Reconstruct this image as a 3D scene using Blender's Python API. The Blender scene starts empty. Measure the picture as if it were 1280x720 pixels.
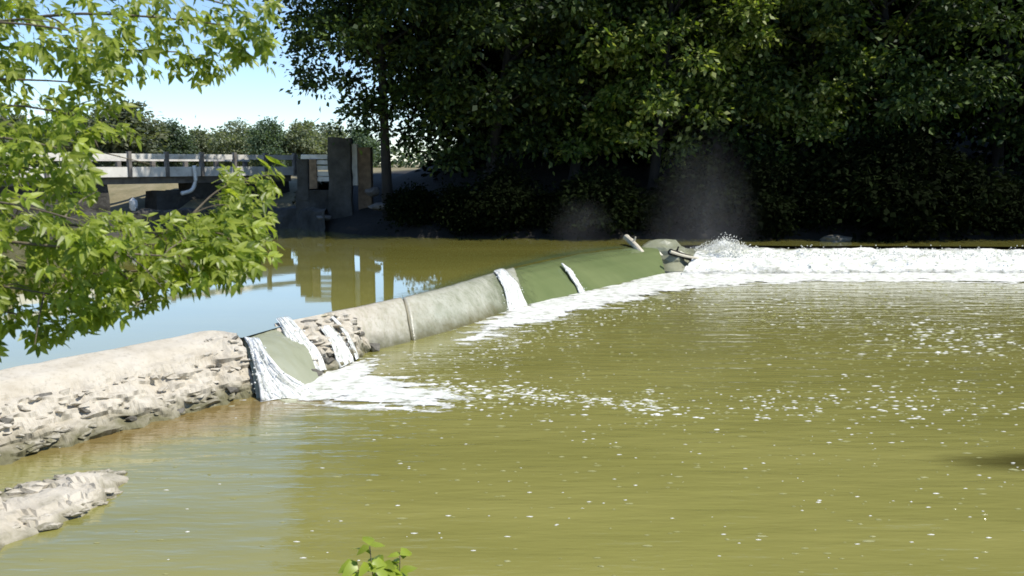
import bpy, bmesh, math, random
import numpy as np
from mathutils import Vector, Matrix, Euler, noise

random.seed(7)
rng = np.random.default_rng(7)
SC = bpy.context.scene
COL = SC.collection
R = math.radians

# ------------------------------------------------------------ camera
CAMZ = 5.2                       # above the lower pool (z = 0)
F = 1150.0                       # focal length for a 1280 wide picture
PITCH = math.atan(155.0 / F)
cd = bpy.data.cameras.new('camera')
cd.sensor_width = 36.0
cd.lens = 36.0 * F / 1280.0
cd.clip_start = 0.1
cd.clip_end = 6000
cam = bpy.data.objects.new('camera', cd)
cam.location = (0, 0, CAMZ)
cam.rotation_euler = (math.pi / 2 - PITCH, 0, 0)
COL.objects.link(cam)
SC.camera = cam
cd.dof.use_dof = True
cd.dof.focus_distance = 26.0
cd.dof.aperture_fstop = 4.0
SC.cycles.pixel_filter_type = 'BLACKMAN_HARRIS'
SC.cycles.filter_width = 1.7

# ------------------------------------------------------------ sky and sun
SUN_AZ = R(112)                   # clockwise from +Y (the view direction): from the right
SUN_EL = R(56)
world = bpy.data.worlds.new('World')
SC.world = world
world.use_nodes = True
wn = world.node_tree.nodes
wl = world.node_tree.links
bg = wn['Background']
sky = wn.new('ShaderNodeTexSky')
sky.sky_type = 'NISHITA'
sky.sun_disc = False
sky.sun_elevation = SUN_EL
sky.sun_rotation = SUN_AZ
sky.altitude = 100
sky.air_density = 0.85
sky.dust_density = 0.1
sky.ozone_density = 4.0
wl.new(sky.outputs[0], bg.inputs[0])
bg.inputs[1].default_value = 0.12
sd = bpy.data.lights.new('sun', 'SUN')
sd.energy = 3.7
sd.angle = R(0.5)
sd.color = (1.0, 0.95, 0.86)
sun = bpy.data.objects.new('sun', sd)
sv = Vector((math.sin(SUN_AZ) * math.cos(SUN_EL), math.cos(SUN_AZ) * math.cos(SUN_EL), math.sin(SUN_EL)))
sun.rotation_euler = (-sv).to_track_quat('-Z', 'Y').to_euler()
sun.location = (30, -10, 60)
COL.objects.link(sun)
SC.view_settings.view_transform = 'Standard'
SC.view_settings.look = 'None'
SC.view_settings.gamma = 1
SC.view_settings.exposure = 0.7
SC.cycles.max_bounces = 8
SC.cycles.transparent_max_bounces = 32
SC.cycles.volume_bounces = 0

UP = 1.1                         # level of the upper pool

# ------------------------------------------------------------ helpers
def ray(px, py):
    x = (px - 640) / F
    y = -(py - 360) / F
    c, s = math.cos(PITCH), math.sin(PITCH)
    return Vector((x, c + y * s, -s + y * c))

def P(px, py, z=0.0):
    d = ray(px, py)
    t = (z - CAMZ) / d.z
    return Vector((d.x * t, d.y * t, z))

def PD(px, py, Y):
    d = ray(px, py)
    t = Y / d.y
    return Vector((d.x * t, Y, CAMZ + d.z * t))

def tag(o, label=None, cat=None, group=None, kind=None):
    if label: o['label'] = label
    if cat: o['category'] = cat
    if group: o['group'] = group
    if kind: o['kind'] = kind
    return o

def empty(name, loc, label, cat, group=None, rz=0):
    o = bpy.data.objects.new(name, None)
    o.empty_display_size = 0.3
    o.location = loc
    o.rotation_euler = (0, 0, rz)
    COL.objects.link(o)
    return tag(o, label, cat, group)

def mesh(name, verts, faces, mats, smooth=False, mi=None):
    me = bpy.data.meshes.new(name)
    verts = np.asarray(verts, dtype=np.float64)
    me.from_pydata(verts.tolist() if len(verts) else [], [], faces if isinstance(faces, list) else faces.tolist())
    if not isinstance(mats, (list, tuple)): mats = [mats]
    for m in mats: me.materials.append(m)
    if mi is not None: me.polygons.foreach_set('material_index', mi)
    if smooth: me.polygons.foreach_set('use_smooth', [True] * len(me.polygons))
    me.update()
    return me

def link(name, me, parent=None, loc=None):
    """link mesh; if parent given the mesh is in world coordinates unless loc is given (then local to parent)"""
    o = bpy.data.objects.new(name, me)
    COL.objects.link(o)
    if parent is not None:
        o.parent = parent
        if loc is None:
            o.matrix_parent_inverse = Matrix.LocRotScale(parent.location, parent.rotation_euler, parent.scale).inverted()
    if loc is not None: o.location = loc
    return o

class MB:
    def __init__(self): self.v = []; self.f = []
    def add(self, v, f):
        n = len(self.v); self.v += [tuple(p) for p in v]; self.f += [tuple(i + n for i in q) for q in f]
    def box(self, c, s, rz=0.0, jit=0.0, tilt=(0, 0)):
        m = Matrix.Translation(c) @ Euler((tilt[0], tilt[1], rz)).to_matrix().to_4x4()
        v = []
        for z in (-.5, .5):
            for x, y in ((-.5, -.5), (.5, -.5), (.5, .5), (-.5, .5)):
                p = Vector((x * s[0], y * s[1], z * s[2]))
                if jit: p += Vector((random.uniform(-jit, jit), random.uniform(-jit, jit), random.uniform(-jit, jit)))
                v.append(m @ p)
        self.add(v, [(3, 2, 1, 0), (4, 5, 6, 7), (0, 1, 5, 4), (1, 2, 6, 5), (2, 3, 7, 6), (3, 0, 4, 7)])
    def tube(self, pts, rad, n=7, cap=True):
        pts = [Vector(p) for p in pts]
        if not isinstance(rad, (list, tuple)): rad = [rad] * len(pts)
        rings = []
        up = Vector((0.13, 0.21, 1)).normalized()
        for i, p in enumerate(pts):
            d = (pts[min(i + 1, len(pts) - 1)] - pts[max(i - 1, 0)])
            if d.length < 1e-6: d = Vector((0, 0, 1))
            d.normalize()
            a = d.cross(up)
            if a.length < 1e-3: a = d.cross(Vector((1, 0, 0)))
            a.normalize(); b = d.cross(a)
            rings.append([p + (a * math.cos(2 * math.pi * k / n) + b * math.sin(2 * math.pi * k / n)) * rad[i] for k in range(n)])
        v = [q for r in rings for q in r]
        f = []
        for i in range(len(pts) - 1):
            for k in range(n):
                k2 = (k + 1) % n
                f.append((i * n + k, i * n + k2, (i + 1) * n + k2, (i + 1) * n + k))
        if cap:
            f.append(tuple(range(n - 1, -1, -1)))
            f.append(tuple((len(pts) - 1) * n + k for k in range(n)))
        self.add(v, f)
    def me(self, name, m, smooth=False): return mesh(name, self.v, self.f, m, smooth)

def resample(pts, n):
    """Catmull-Rom through pts, n samples evenly by arc length"""
    pts = [Vector(p) for p in pts]
    q = [pts[0] * 2 - pts[1]] + pts + [pts[-1] * 2 - pts[-2]]
    out = []
    for i in range(1, len(q) - 2):
        p0, p1, p2, p3 = q[i - 1], q[i], q[i + 1], q[i + 2]
        for k in range(16):
            t = k / 16
            out.append(0.5 * ((2 * p1) + (p2 - p0) * t + (2 * p0 - 5 * p1 + 4 * p2 - p3) * t * t + (3 * p1 - p0 - 3 * p2 + p3) * t ** 3))
    out.append(pts[-1])
    a = np.array([list(p) for p in out])
    s = np.concatenate([[0], np.cumsum(np.linalg.norm(np.diff(a, axis=0), axis=1))])
    t = np.linspace(0, s[-1], n)
    return np.stack([np.interp(t, s, a[:, k]) for k in range(3)], axis=1)

def fbm(x, y, z=0.0, o=4):
    return noise.fractal(Vector((x, y, z)), 1.0, 2.0, o)

def gridfaces(nu, nv):
    return [(i * nv + j, (i + 1) * nv + j, (i + 1) * nv + j + 1, i * nv + j + 1) for i in range(nu - 1) for j in range(nv - 1)]

# ------------------------------------------------------------ materials
def newmat(name):
    m = bpy.data.materials.new(name)
    m.use_nodes = True
    nt = m.node_tree
    return m, nt.nodes, nt.links, nt.nodes['Principled BSDF']

def ramp(N, L, src, stops):
    r = N.new('ShaderNodeValToRGB')
    e = r.color_ramp.elements
    while len(e) < len(stops): e.new(0.5)
    for k, (p, c) in enumerate(stops):
        e[k].position = p; e[k].color = (c[0], c[1], c[2], 1)
    L.new(src, r.inputs[0])
    return r

def nz(N, L, scale, detail=4, rough=0.55, stretch=None, coord='Object'):
    tc = N.new('ShaderNodeTexCoord')
    src = tc.outputs[coord]
    if stretch:
        mp = N.new('ShaderNodeMapping')
        mp.inputs['Scale'].default_value = stretch
        L.new(src, mp.inputs[0]); src = mp.outputs[0]
    t = N.new('ShaderNodeTexNoise')
    t.inputs['Scale'].default_value = scale
    t.inputs['Detail'].default_value = detail
    t.inputs['Roughness'].default_value = rough
    L.new(src, t.inputs['Vector'])
    return t

def rough_mat(name, stops, scale=3, rough=0.85, bump=0.4, bscale=12, bdist=0.03, stretch=None):
    m, N, L, B = newmat(name)
    t = nz(N, L, scale, 6, 0.62, stretch)
    r = ramp(N, L, t.outputs['Fac'], stops)
    L.new(r.outputs[0], B.inputs['Base Color'])
    B.inputs['Roughness'].default_value = rough
    t2 = nz(N, L, bscale, 6, 0.65, stretch)
    b = N.new('ShaderNodeBump')
    b.inputs['Strength'].default_value = bump
    b.inputs['Distance'].default_value = bdist
    L.new(t2.outputs['Fac'], b.inputs['Height'])
    L.new(b.outputs[0], B.inputs['Normal'])
    return m

def leaf_mat(name, cols, trans=0.35, rough=0.45, spec=0.4, sheen=None):
    m, N, L, B = newmat(name)
    g = N.new('ShaderNodeNewGeometry')
    r = ramp(N, L, g.outputs['Random Per Island'], cols)
    oi = N.new('ShaderNodeObjectInfo')
    hs = N.new('ShaderNodeHueSaturation')
    mr = N.new('ShaderNodeMapRange')
    mr.inputs['To Min'].default_value = 0.75
    mr.inputs['To Max'].default_value = 1.2
    L.new(oi.outputs['Random'], mr.inputs[0])
    L.new(mr.outputs[0], hs.inputs['Value'])
    L.new(r.outputs[0], hs.inputs['Color'])
    L.new(hs.outputs[0], B.inputs['Base Color'])
    B.inputs['Roughness'].default_value = rough
    B.inputs['Specular IOR Level'].default_value = spec
    t = N.new('ShaderNodeBsdfTranslucent')
    mul = N.new('ShaderNodeMix'); mul.data_type = 'RGBA'; mul.blend_type = 'MULTIPLY'
    mul.inputs['Factor'].default_value = 1
    mul.inputs['B'].default_value = (1.25, 1.35, 0.5, 1)
    L.new(hs.outputs[0], mul.inputs['A'])
    L.new(mul.outputs['Result'], t.inputs['Color'])
    ms = N.new('ShaderNodeMixShader')
    ms.inputs[0].default_value = trans
    L.new(B.outputs[0], ms.inputs[1]); L.new(t.outputs[0], ms.inputs[2])
    L.new(ms.outputs[0], N['Material Output'].inputs['Surface'])
    return m

M = {}
M['leaf_near'] = leaf_mat('fresh_green_leaf', [(0.0, (0.13, 0.19, 0.016)), (0.5, (0.29, 0.36, 0.035)), (1.0, (0.46, 0.51, 0.10))], 0.55, 0.4, 0.5)
M['leaf_shrub'] = leaf_mat('shrub_leaf', [(0.0, (0.17, 0.25, 0.02)), (0.6, (0.29, 0.36, 0.04)), (1.0, (0.38, 0.44, 0.07))], 0.4, 0.4, 0.5)
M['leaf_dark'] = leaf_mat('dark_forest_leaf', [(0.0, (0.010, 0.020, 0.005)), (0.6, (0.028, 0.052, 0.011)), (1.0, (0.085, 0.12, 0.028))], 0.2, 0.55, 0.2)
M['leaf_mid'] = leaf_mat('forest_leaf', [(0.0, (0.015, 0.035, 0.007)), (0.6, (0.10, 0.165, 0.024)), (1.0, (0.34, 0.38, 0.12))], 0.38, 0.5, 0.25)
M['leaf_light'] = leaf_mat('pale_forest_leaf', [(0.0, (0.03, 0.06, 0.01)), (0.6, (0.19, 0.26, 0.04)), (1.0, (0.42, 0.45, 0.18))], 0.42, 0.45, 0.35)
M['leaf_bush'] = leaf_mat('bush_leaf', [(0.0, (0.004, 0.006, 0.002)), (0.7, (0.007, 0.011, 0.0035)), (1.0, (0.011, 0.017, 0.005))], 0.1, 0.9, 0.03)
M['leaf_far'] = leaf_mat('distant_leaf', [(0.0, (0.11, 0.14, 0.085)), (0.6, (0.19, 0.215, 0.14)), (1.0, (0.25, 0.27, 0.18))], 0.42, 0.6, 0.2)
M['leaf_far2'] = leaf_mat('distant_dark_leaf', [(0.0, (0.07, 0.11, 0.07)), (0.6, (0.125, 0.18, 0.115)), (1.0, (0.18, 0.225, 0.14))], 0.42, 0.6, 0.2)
M['bark'] = rough_mat('bark', [(0.3, (0.008, 0.007, 0.005)), (0.7, (0.026, 0.021, 0.017))], 6, 0.9, 0.7, 14, 0.03, (1, 1, 0.25))
M['twig'] = rough_mat('twig_bark', [(0.3, (0.08, 0.06, 0.04)), (0.7, (0.16, 0.13, 0.09))], 8, 0.8, 0.4, 25, 0.01)

def concrete_mat(name, zlo, zhi, wet=False):
    """pale dry concrete, algae and damp near the water line; the long wall turns damp and green along its length"""
    m, N, L, B = newmat(name)
    t = nz(N, L, 1.3, 7, 0.65)
    r = ramp(N, L, t.outputs['Fac'], [(0.3, (0.38, 0.335, 0.255)), (0.5, (0.47, 0.425, 0.34)), (0.7, (0.52, 0.48, 0.40))])
    col = r.outputs[0]
    g = N.new('ShaderNodeNewGeometry')
    s = N.new('ShaderNodeSeparateXYZ'); L.new(g.outputs['Position'], s.inputs[0])
    if wet:
        rw = ramp(N, L, t.outputs['Fac'], [(0.3, (0.28, 0.295, 0.215)), (0.5, (0.37, 0.375, 0.30)), (0.7, (0.45, 0.45, 0.375))])
        tw = nz(N, L, 1.1, 5, 0.65)
        mw = N.new('ShaderNodeMath'); mw.operation = 'MULTIPLY_ADD'; mw.inputs[1].default_value = 2.4; mw.inputs[2].default_value = -1.2
        L.new(tw.outputs['Fac'], mw.inputs[0])
        aw = N.new('ShaderNodeMath'); aw.operation = 'ADD'; L.new(s.outputs['X'], aw.inputs[0]); L.new(mw.outputs[0], aw.inputs[1])
        rr = N.new('ShaderNodeMapRange'); rr.inputs['From Min'].default_value = -4.4; rr.inputs['From Max'].default_value = -2.2
        L.new(aw.outputs[0], rr.inputs[0])
        mxw = N.new('ShaderNodeMix'); mxw.data_type = 'RGBA'
        L.new(rr.outputs[0], mxw.inputs['Factor']); L.new(col, mxw.inputs['A']); L.new(rw.outputs[0], mxw.inputs['B'])
        col = mxw.outputs['Result']
        # stains running down the face
        ts = nz(N, L, 3.2, 5, 0.7, (1.6, 1.6, 0.22))
        rs_ = ramp(N, L, ts.outputs['Fac'], [(0.38, (0.62, 0.64, 0.52)), (0.52, (1, 1, 1))])
        ms = N.new('ShaderNodeMix'); ms.data_type = 'RGBA'; ms.blend_type = 'MULTIPLY'; ms.inputs['Factor'].default_value = 0.45
        L.new(col, ms.inputs['A']); L.new(rs_.outputs[0], ms.inputs['B']); col = ms.outputs['Result']
    t3 = nz(N, L, 2.2, 5, 0.6)
    ma = N.new('ShaderNodeMath'); ma.operation = 'MULTIPLY_ADD'
    ma.inputs[1].default_value = 0.7; ma.inputs[2].default_value = -0.35
    L.new(t3.outputs['Fac'], ma.inputs[0])
    ad = N.new('ShaderNodeMath'); ad.operation = 'ADD'
    L.new(s.outputs['Z'], ad.inputs[0]); L.new(ma.outputs[0], ad.inputs[1])
    mr = N.new('ShaderNodeMapRange'); mr.inputs['From Min'].default_value = zlo; mr.inputs['From Max'].default_value = zhi
    L.new(ad.outputs[0], mr.inputs[0])
    mx = N.new('ShaderNodeMix'); mx.data_type = 'RGBA'
    mx.inputs['A'].default_value = (0.13, 0.12, 0.06, 1)
    L.new(mr.outputs[0], mx.inputs['Factor']); L.new(col, mx.inputs['B'])
    t4 = nz(N, L, 9, 6, 0.7)
    r4 = ramp(N, L, t4.outputs['Fac'], [(0.34, (0.45, 0.42, 0.36)), (0.46, (1, 1, 1))])
    mu = N.new('ShaderNodeMix'); mu.data_type = 'RGBA'; mu.blend_type = 'MULTIPLY'; mu.inputs['Factor'].default_value = 0.4
    L.new(mx.outputs['Result'], mu.inputs['A']); L.new(r4.outputs[0], mu.inputs['B'])
    L.new(mu.outputs['Result'], B.inputs['Base Color'])
    B.inputs['Roughness'].default_value = 0.22 if wet else 0.85
    b = N.new('ShaderNodeBump'); b.inputs['Strength'].default_value = 0.6; b.inputs['Distance'].default_value = 0.03
    L.new(t4.outputs['Fac'], b.inputs['Height']); L.new(b.outputs[0], B.inputs['Normal'])
    return m
M['concrete'] = concrete_mat('pale_concrete', 0.05, 0.42)
M['face'] = concrete_mat('stained_wall_concrete', 0.02, 0.45, True)
M['ledge'] = concrete_mat('ledge_concrete', -0.08, 0.2)
M['stone'] = rough_mat('rubble_stone', [(0.3, (0.29, 0.245, 0.17)), (0.5, (0.39, 0.34, 0.26)), (0.7, (0.47, 0.42, 0.335))], 4, 0.9, 0.6, 16, 0.03)
M['stone_dark'] = rough_mat('wet_brown_stone', [(0.3, (0.06, 0.055, 0.042)), (0.7, (0.17, 0.155, 0.125))], 4, 0.5, 0.6, 14, 0.03)
M['wet_concrete'] = rough_mat('wet_concrete', [(0.3, (0.25, 0.26, 0.19)), (0.5, (0.36, 0.36, 0.28)), (0.72, (0.45, 0.44, 0.37))], 1.1, 0.4, 0.35, 9, 0.03)
M['algae'] = rough_mat('algae_slab', [(0.3, (0.17, 0.18, 0.115)), (0.7, (0.27, 0.275, 0.195))], 2.5, 0.3, 0.3, 8, 0.03)
M['bridge_pale'] = rough_mat('pale_bridge_concrete', [(0.25, (0.36, 0.34, 0.29)), (0.45, (0.6, 0.58, 0.53)), (0.7, (0.72, 0.7, 0.65))], 1.5, 0.85, 0.3, 8)
M['bridge_grey'] = rough_mat('grey_weathered_concrete', [(0.3, (0.09, 0.085, 0.08)), (0.7, (0.2, 0.18, 0.16))], 2.5, 0.85, 0.3, 8)
M['old_stone'] = rough_mat('old_dark_masonry', [(0.3, (0.022, 0.021, 0.017)), (0.5, (0.05, 0.047, 0.04)), (0.72, (0.08, 0.076, 0.068))], 1.2, 0.9, 0.8, 4, 0.12)
M['brown_wood'] = rough_mat('brown_weathered_wood', [(0.3, (0.1, 0.065, 0.04)), (0.7, (0.26, 0.18, 0.11))], 3, 0.85, 0.4, 14)
M['pale_wood'] = rough_mat('bleached_wood', [(0.3, (0.42, 0.38, 0.28)), (0.7, (0.62, 0.57, 0.46))], 5, 0.7, 0.4, 14, 0.02, (1, 1, 4))
M['white_paint'] = rough_mat('white_painted_pipe', [(0.3, (0.62, 0.6, 0.55)), (0.7, (0.8, 0.79, 0.75))], 4, 0.5, 0.1, 8)
M['soil'] = rough_mat('dark_leaf_litter', [(0.3, (0.012, 0.010, 0.007)), (0.7, (0.035, 0.03, 0.02))], 1.5, 0.95, 0.6, 5, 0.1)

def ground_mat():
    m, N, L, B = newmat('bank_ground')
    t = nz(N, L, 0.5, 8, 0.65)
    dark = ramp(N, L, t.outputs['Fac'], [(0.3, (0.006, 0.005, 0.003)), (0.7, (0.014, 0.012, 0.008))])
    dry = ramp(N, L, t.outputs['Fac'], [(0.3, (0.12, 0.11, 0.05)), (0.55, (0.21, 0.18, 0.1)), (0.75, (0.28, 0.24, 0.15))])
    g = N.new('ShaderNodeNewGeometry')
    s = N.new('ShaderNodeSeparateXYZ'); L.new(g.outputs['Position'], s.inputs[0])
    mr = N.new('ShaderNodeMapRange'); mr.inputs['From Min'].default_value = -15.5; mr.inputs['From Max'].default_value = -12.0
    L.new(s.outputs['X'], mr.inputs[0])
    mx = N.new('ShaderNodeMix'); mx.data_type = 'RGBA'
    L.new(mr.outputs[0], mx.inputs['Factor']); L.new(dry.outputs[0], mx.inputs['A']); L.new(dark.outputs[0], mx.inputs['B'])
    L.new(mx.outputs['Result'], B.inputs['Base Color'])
    B.inputs['Roughness'].default_value = 0.95
    b = N.new('ShaderNodeBump'); b.inputs['Strength'].default_value = 0.6; b.inputs['Distance'].default_value = 0.15
    t2 = nz(N, L, 3, 6, 0.6)
    L.new(t2.outputs['Fac'], b.inputs['Height']); L.new(b.outputs[0], B.inputs['Normal'])
    return m
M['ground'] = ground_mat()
M['grassy'] = rough_mat('near_bank_grass', [(0.3, (0.03, 0.045, 0.012)), (0.7, (0.09, 0.1, 0.035))], 2.5, 0.95, 0.6, 9, 0.06)

def water_mat(name, c_lo, c_hi, bumps, rough=0.06, spots=None, coat=0.0, spec=0.5):
    m, N, L, B = newmat(name)
    t = nz(N, L, 0.22, 5, 0.6, (0.6, 1.6, 1))
    r = ramp(N, L, t.outputs['Fac'], [(0.3, c_lo), (0.7, c_hi)])
    col = r.outputs[0]
    g = N.new('ShaderNodeNewGeometry')
    for spot in (spots or []):
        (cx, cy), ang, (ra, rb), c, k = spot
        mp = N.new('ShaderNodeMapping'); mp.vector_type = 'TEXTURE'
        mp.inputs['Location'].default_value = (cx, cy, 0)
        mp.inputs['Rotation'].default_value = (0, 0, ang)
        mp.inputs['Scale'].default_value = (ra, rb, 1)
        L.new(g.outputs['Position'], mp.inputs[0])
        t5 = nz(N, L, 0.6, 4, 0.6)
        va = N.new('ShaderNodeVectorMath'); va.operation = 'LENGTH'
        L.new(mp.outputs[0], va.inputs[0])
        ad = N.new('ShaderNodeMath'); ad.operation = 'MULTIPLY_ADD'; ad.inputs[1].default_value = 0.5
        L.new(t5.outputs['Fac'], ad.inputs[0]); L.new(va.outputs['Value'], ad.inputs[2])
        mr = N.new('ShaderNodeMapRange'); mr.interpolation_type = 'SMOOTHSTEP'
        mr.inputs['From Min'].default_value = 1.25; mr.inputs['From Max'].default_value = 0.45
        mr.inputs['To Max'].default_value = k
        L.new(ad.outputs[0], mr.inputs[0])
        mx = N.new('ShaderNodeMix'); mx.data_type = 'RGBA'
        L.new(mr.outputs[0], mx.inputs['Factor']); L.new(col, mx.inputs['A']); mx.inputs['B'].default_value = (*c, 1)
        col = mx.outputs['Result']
    L.new(col, B.inputs['Base Color'])
    B.inputs['Roughness'].default_value = rough
    B.inputs['IOR'].default_value = 1.33
    B.inputs['Specular IOR Level'].default_value = spec
    B.inputs['Coat Weight'].default_value = coat
    B.inputs['Coat IOR'].default_value = 1.4
    B.inputs['Coat Roughness'].default_value = rough
    prev = None
    for sc, st, stg, dist in bumps:
        t2 = nz(N, L, sc, 3, 0.5, st)
        b = N.new('ShaderNodeBump'); b.inputs['Strength'].default_value = stg; b.inputs['Distance'].default_value = dist
        L.new(t2.outputs['Fac'], b.inputs['Height'])
        if prev: L.new(prev, b.inputs['Normal'])
        prev = b.outputs[0]
    L.new(prev, B.inputs['Normal']); L.new(prev, B.inputs['Coat Normal'])
    return m
sandspot = P(225, 525)
darkspot = P(1275, 577)  # centre of a darker patch put into the water colour
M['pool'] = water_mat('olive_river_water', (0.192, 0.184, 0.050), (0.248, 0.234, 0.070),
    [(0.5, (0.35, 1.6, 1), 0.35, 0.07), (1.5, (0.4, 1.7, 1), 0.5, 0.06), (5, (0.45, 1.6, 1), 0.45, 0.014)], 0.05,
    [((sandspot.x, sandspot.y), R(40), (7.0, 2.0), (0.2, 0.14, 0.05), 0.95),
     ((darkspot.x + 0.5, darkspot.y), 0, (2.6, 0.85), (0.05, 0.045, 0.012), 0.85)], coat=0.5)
M['upper'] = water_mat('calm_upper_water', (0.30, 0.285, 0.065), (0.385, 0.36, 0.085),
    [(0.5, (0.4, 1.2, 1), 0.10, 0.02), (2.5, (0.5, 1.4, 1), 0.06, 0.006)], 0.03, spec=0.75, coat=1.0)
def cover_alpha(m, N, L, shader, lo=0.05, hi=0.55, amt=0.5, scale=6, stretch=(1, 1, 1)):
    """thin water and foam let through what lies under them where their cover runs out"""
    at = N.new('ShaderNodeAttribute'); at.attribute_name = 'cover'
    t = nz(N, L, scale, 6, 0.7, stretch)
    ma = N.new('ShaderNodeMath'); ma.operation = 'MULTIPLY_ADD'; ma.inputs[1].default_value = amt * 2; ma.inputs[2].default_value = -amt
    L.new(t.outputs['Fac'], ma.inputs[0])
    ad = N.new('ShaderNodeMath'); ad.operation = 'ADD'; L.new(at.outputs['Fac'], ad.inputs[0]); L.new(ma.outputs[0], ad.inputs[1])
    mr = N.new('ShaderNodeMapRange'); mr.inputs['From Min'].default_value = lo; mr.inputs['From Max'].default_value = hi
    L.new(ad.outputs[0], mr.inputs[0])
    tr = N.new('ShaderNodeBsdfTransparent')
    ms = N.new('ShaderNodeMixShader')
    L.new(mr.outputs[0], ms.inputs[0]); L.new(tr.outputs[0], ms.inputs[1]); L.new(shader, ms.inputs[2])
    L.new(ms.outputs[0], N['Material Output'].inputs['Surface'])
def add_cover(me, vals):
    a = me.attributes.new('cover', 'FLOAT', 'POINT'); a.data.foreach_set('value', np.asarray(vals, dtype=np.float32))
M['sheet'] = water_mat('green_sliding_water', (0.085, 0.118, 0.046), (0.15, 0.18, 0.078),
    [(1.2, (1.0, 1.0, 0.4), 0.3, 0.05), (4, (1.4, 1.4, 0.3), 0.3, 0.02)], 0.14)
_m = M['sheet']; cover_alpha(_m, _m.node_tree.nodes, _m.node_tree.links, _m.node_tree.nodes['Principled BSDF'].outputs[0], 0.0, 1.0, 0.45, 2.6, (1.6, 1.6, 0.3))

M['gap'] = water_mat('grey_green_sliding_water', (0.24, 0.255, 0.17), (0.36, 0.37, 0.29),
    [(2.2, (1.0, 1.0, 0.3), 0.4, 0.05), (6, (1.6, 1.6, 0.3), 0.4, 0.02)], 0.15)
_m = M['gap']; cover_alpha(_m, _m.node_tree.nodes, _m.node_tree.links, _m.node_tree.nodes['Principled BSDF'].outputs[0], 0.0, 0.6, 0.4, 2.6, (1.6, 1.6, 0.3))

def foam_mat(name, stops, lacy, scale=3.5):
    m, N, L, B = newmat(name)
    t = nz(N, L, scale, 8, 0.72, (0.8, 1.3, 1))
    r = ramp(N, L, t.outputs['Fac'], stops)
    L.new(r.outputs[0], B.inputs['Base Color'])
    B.inputs['Roughness'].default_value = 0.55
    b = N.new('ShaderNodeBump'); b.inputs['Strength'].default_value = 0.5; b.inputs['Distance'].default_value = 0.06
    t2 = nz(N, L, 6, 6, 0.65)
    L.new(t2.outputs['Fac'], b.inputs['Height']); L.new(b.outputs[0], B.inputs['Normal'])
    if lacy: cover_alpha(m, N, L, B.outputs[0], 0.02, 0.5, 0.42, 5, (0.7, 1.7, 1))
    return m
FST = [(0.32, (0.22, 0.23, 0.14)), (0.45, (0.56, 0.57, 0.50)), (0.58, (0.78, 0.78, 0.75))]
M['foam'] = foam_mat('white_foam', FST, True)
M['drop'] = foam_mat('white_droplets', [(0.3, (0.45, 0.45, 0.36)), (0.6, (0.72, 0.72, 0.68))], False)
M['thin_foam'] = foam_mat('thin_yellowish_foam', [(0.30, (0.24, 0.24, 0.11)), (0.6, (0.5, 0.5, 0.36))], True, 5)
def fall_mat():
    m, N, L, B = newmat('falling_white_water')
    g = N.new('ShaderNodeNewGeometry')
    t = nz(N, L, 4, 6, 0.7, (2.2, 2.2, 0.3))
    ad = N.new('ShaderNodeMath'); ad.operation = 'MULTIPLY_ADD'; ad.inputs[1].default_value = 0.5
    L.new(g.outputs['Random Per Island'], ad.inputs[0]); L.new(t.outputs['Fac'], ad.inputs[2])
    r = ramp(N, L, ad.outputs[0], [(0.42, (0.36, 0.38, 0.30)), (0.62, (0.62, 0.63, 0.58)), (0.85, (0.78, 0.79, 0.76))])
    L.new(r.outputs[0], B.inputs['Base Color']); B.inputs['Roughness'].default_value = 0.3
    tr = N.new('ShaderNodeBsdfTransparent'); ms = N.new('ShaderNodeMixShader')
    mr = N.new('ShaderNodeMapRange'); mr.inputs['From Min'].default_value = 0.35; mr.inputs['From Max'].default_value = 0.75; mr.inputs['To Min'].default_value = 0.05; mr.inputs['To Max'].default_value = 0.95
    L.new(ad.outputs[0], mr.inputs[0]); L.new(mr.outputs[0], ms.inputs[0])
    L.new(tr.outputs[0], ms.inputs[1]); L.new(B.outputs[0], ms.inputs[2])
    L.new(ms.outputs[0], N['Material Output'].inputs['Surface'])
    return m
M['fall'] = fall_mat()
M['glint'] = rough_mat('painted_ripple_glint', [(0.3, (0.22, 0.22, 0.07)), (0.7, (0.34, 0.33, 0.16))], 5, 0.15, 0.2, 9, 0.02)  # pale colour standing in for glints on the ripples

# ------------------------------------------------------------ setting: river bed, banks, pools
def shore(x):
    xs = [-400, -60, -34, -30, -26, -22, -17.5, -14, -11.5, -9, -5, 5, 14, 25, 40, 70, 400]
    ys = [10, 26, 41, 45.5, 50, 54.5, 60.0, 59.5, 56.5, 53.4, 51.5, 50.6, 50.2, 50.5, 49.5, 44, 10]
    return float(np.interp(x, xs, ys)) + 0.35 * fbm(x * 0.5, 3.3)

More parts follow.
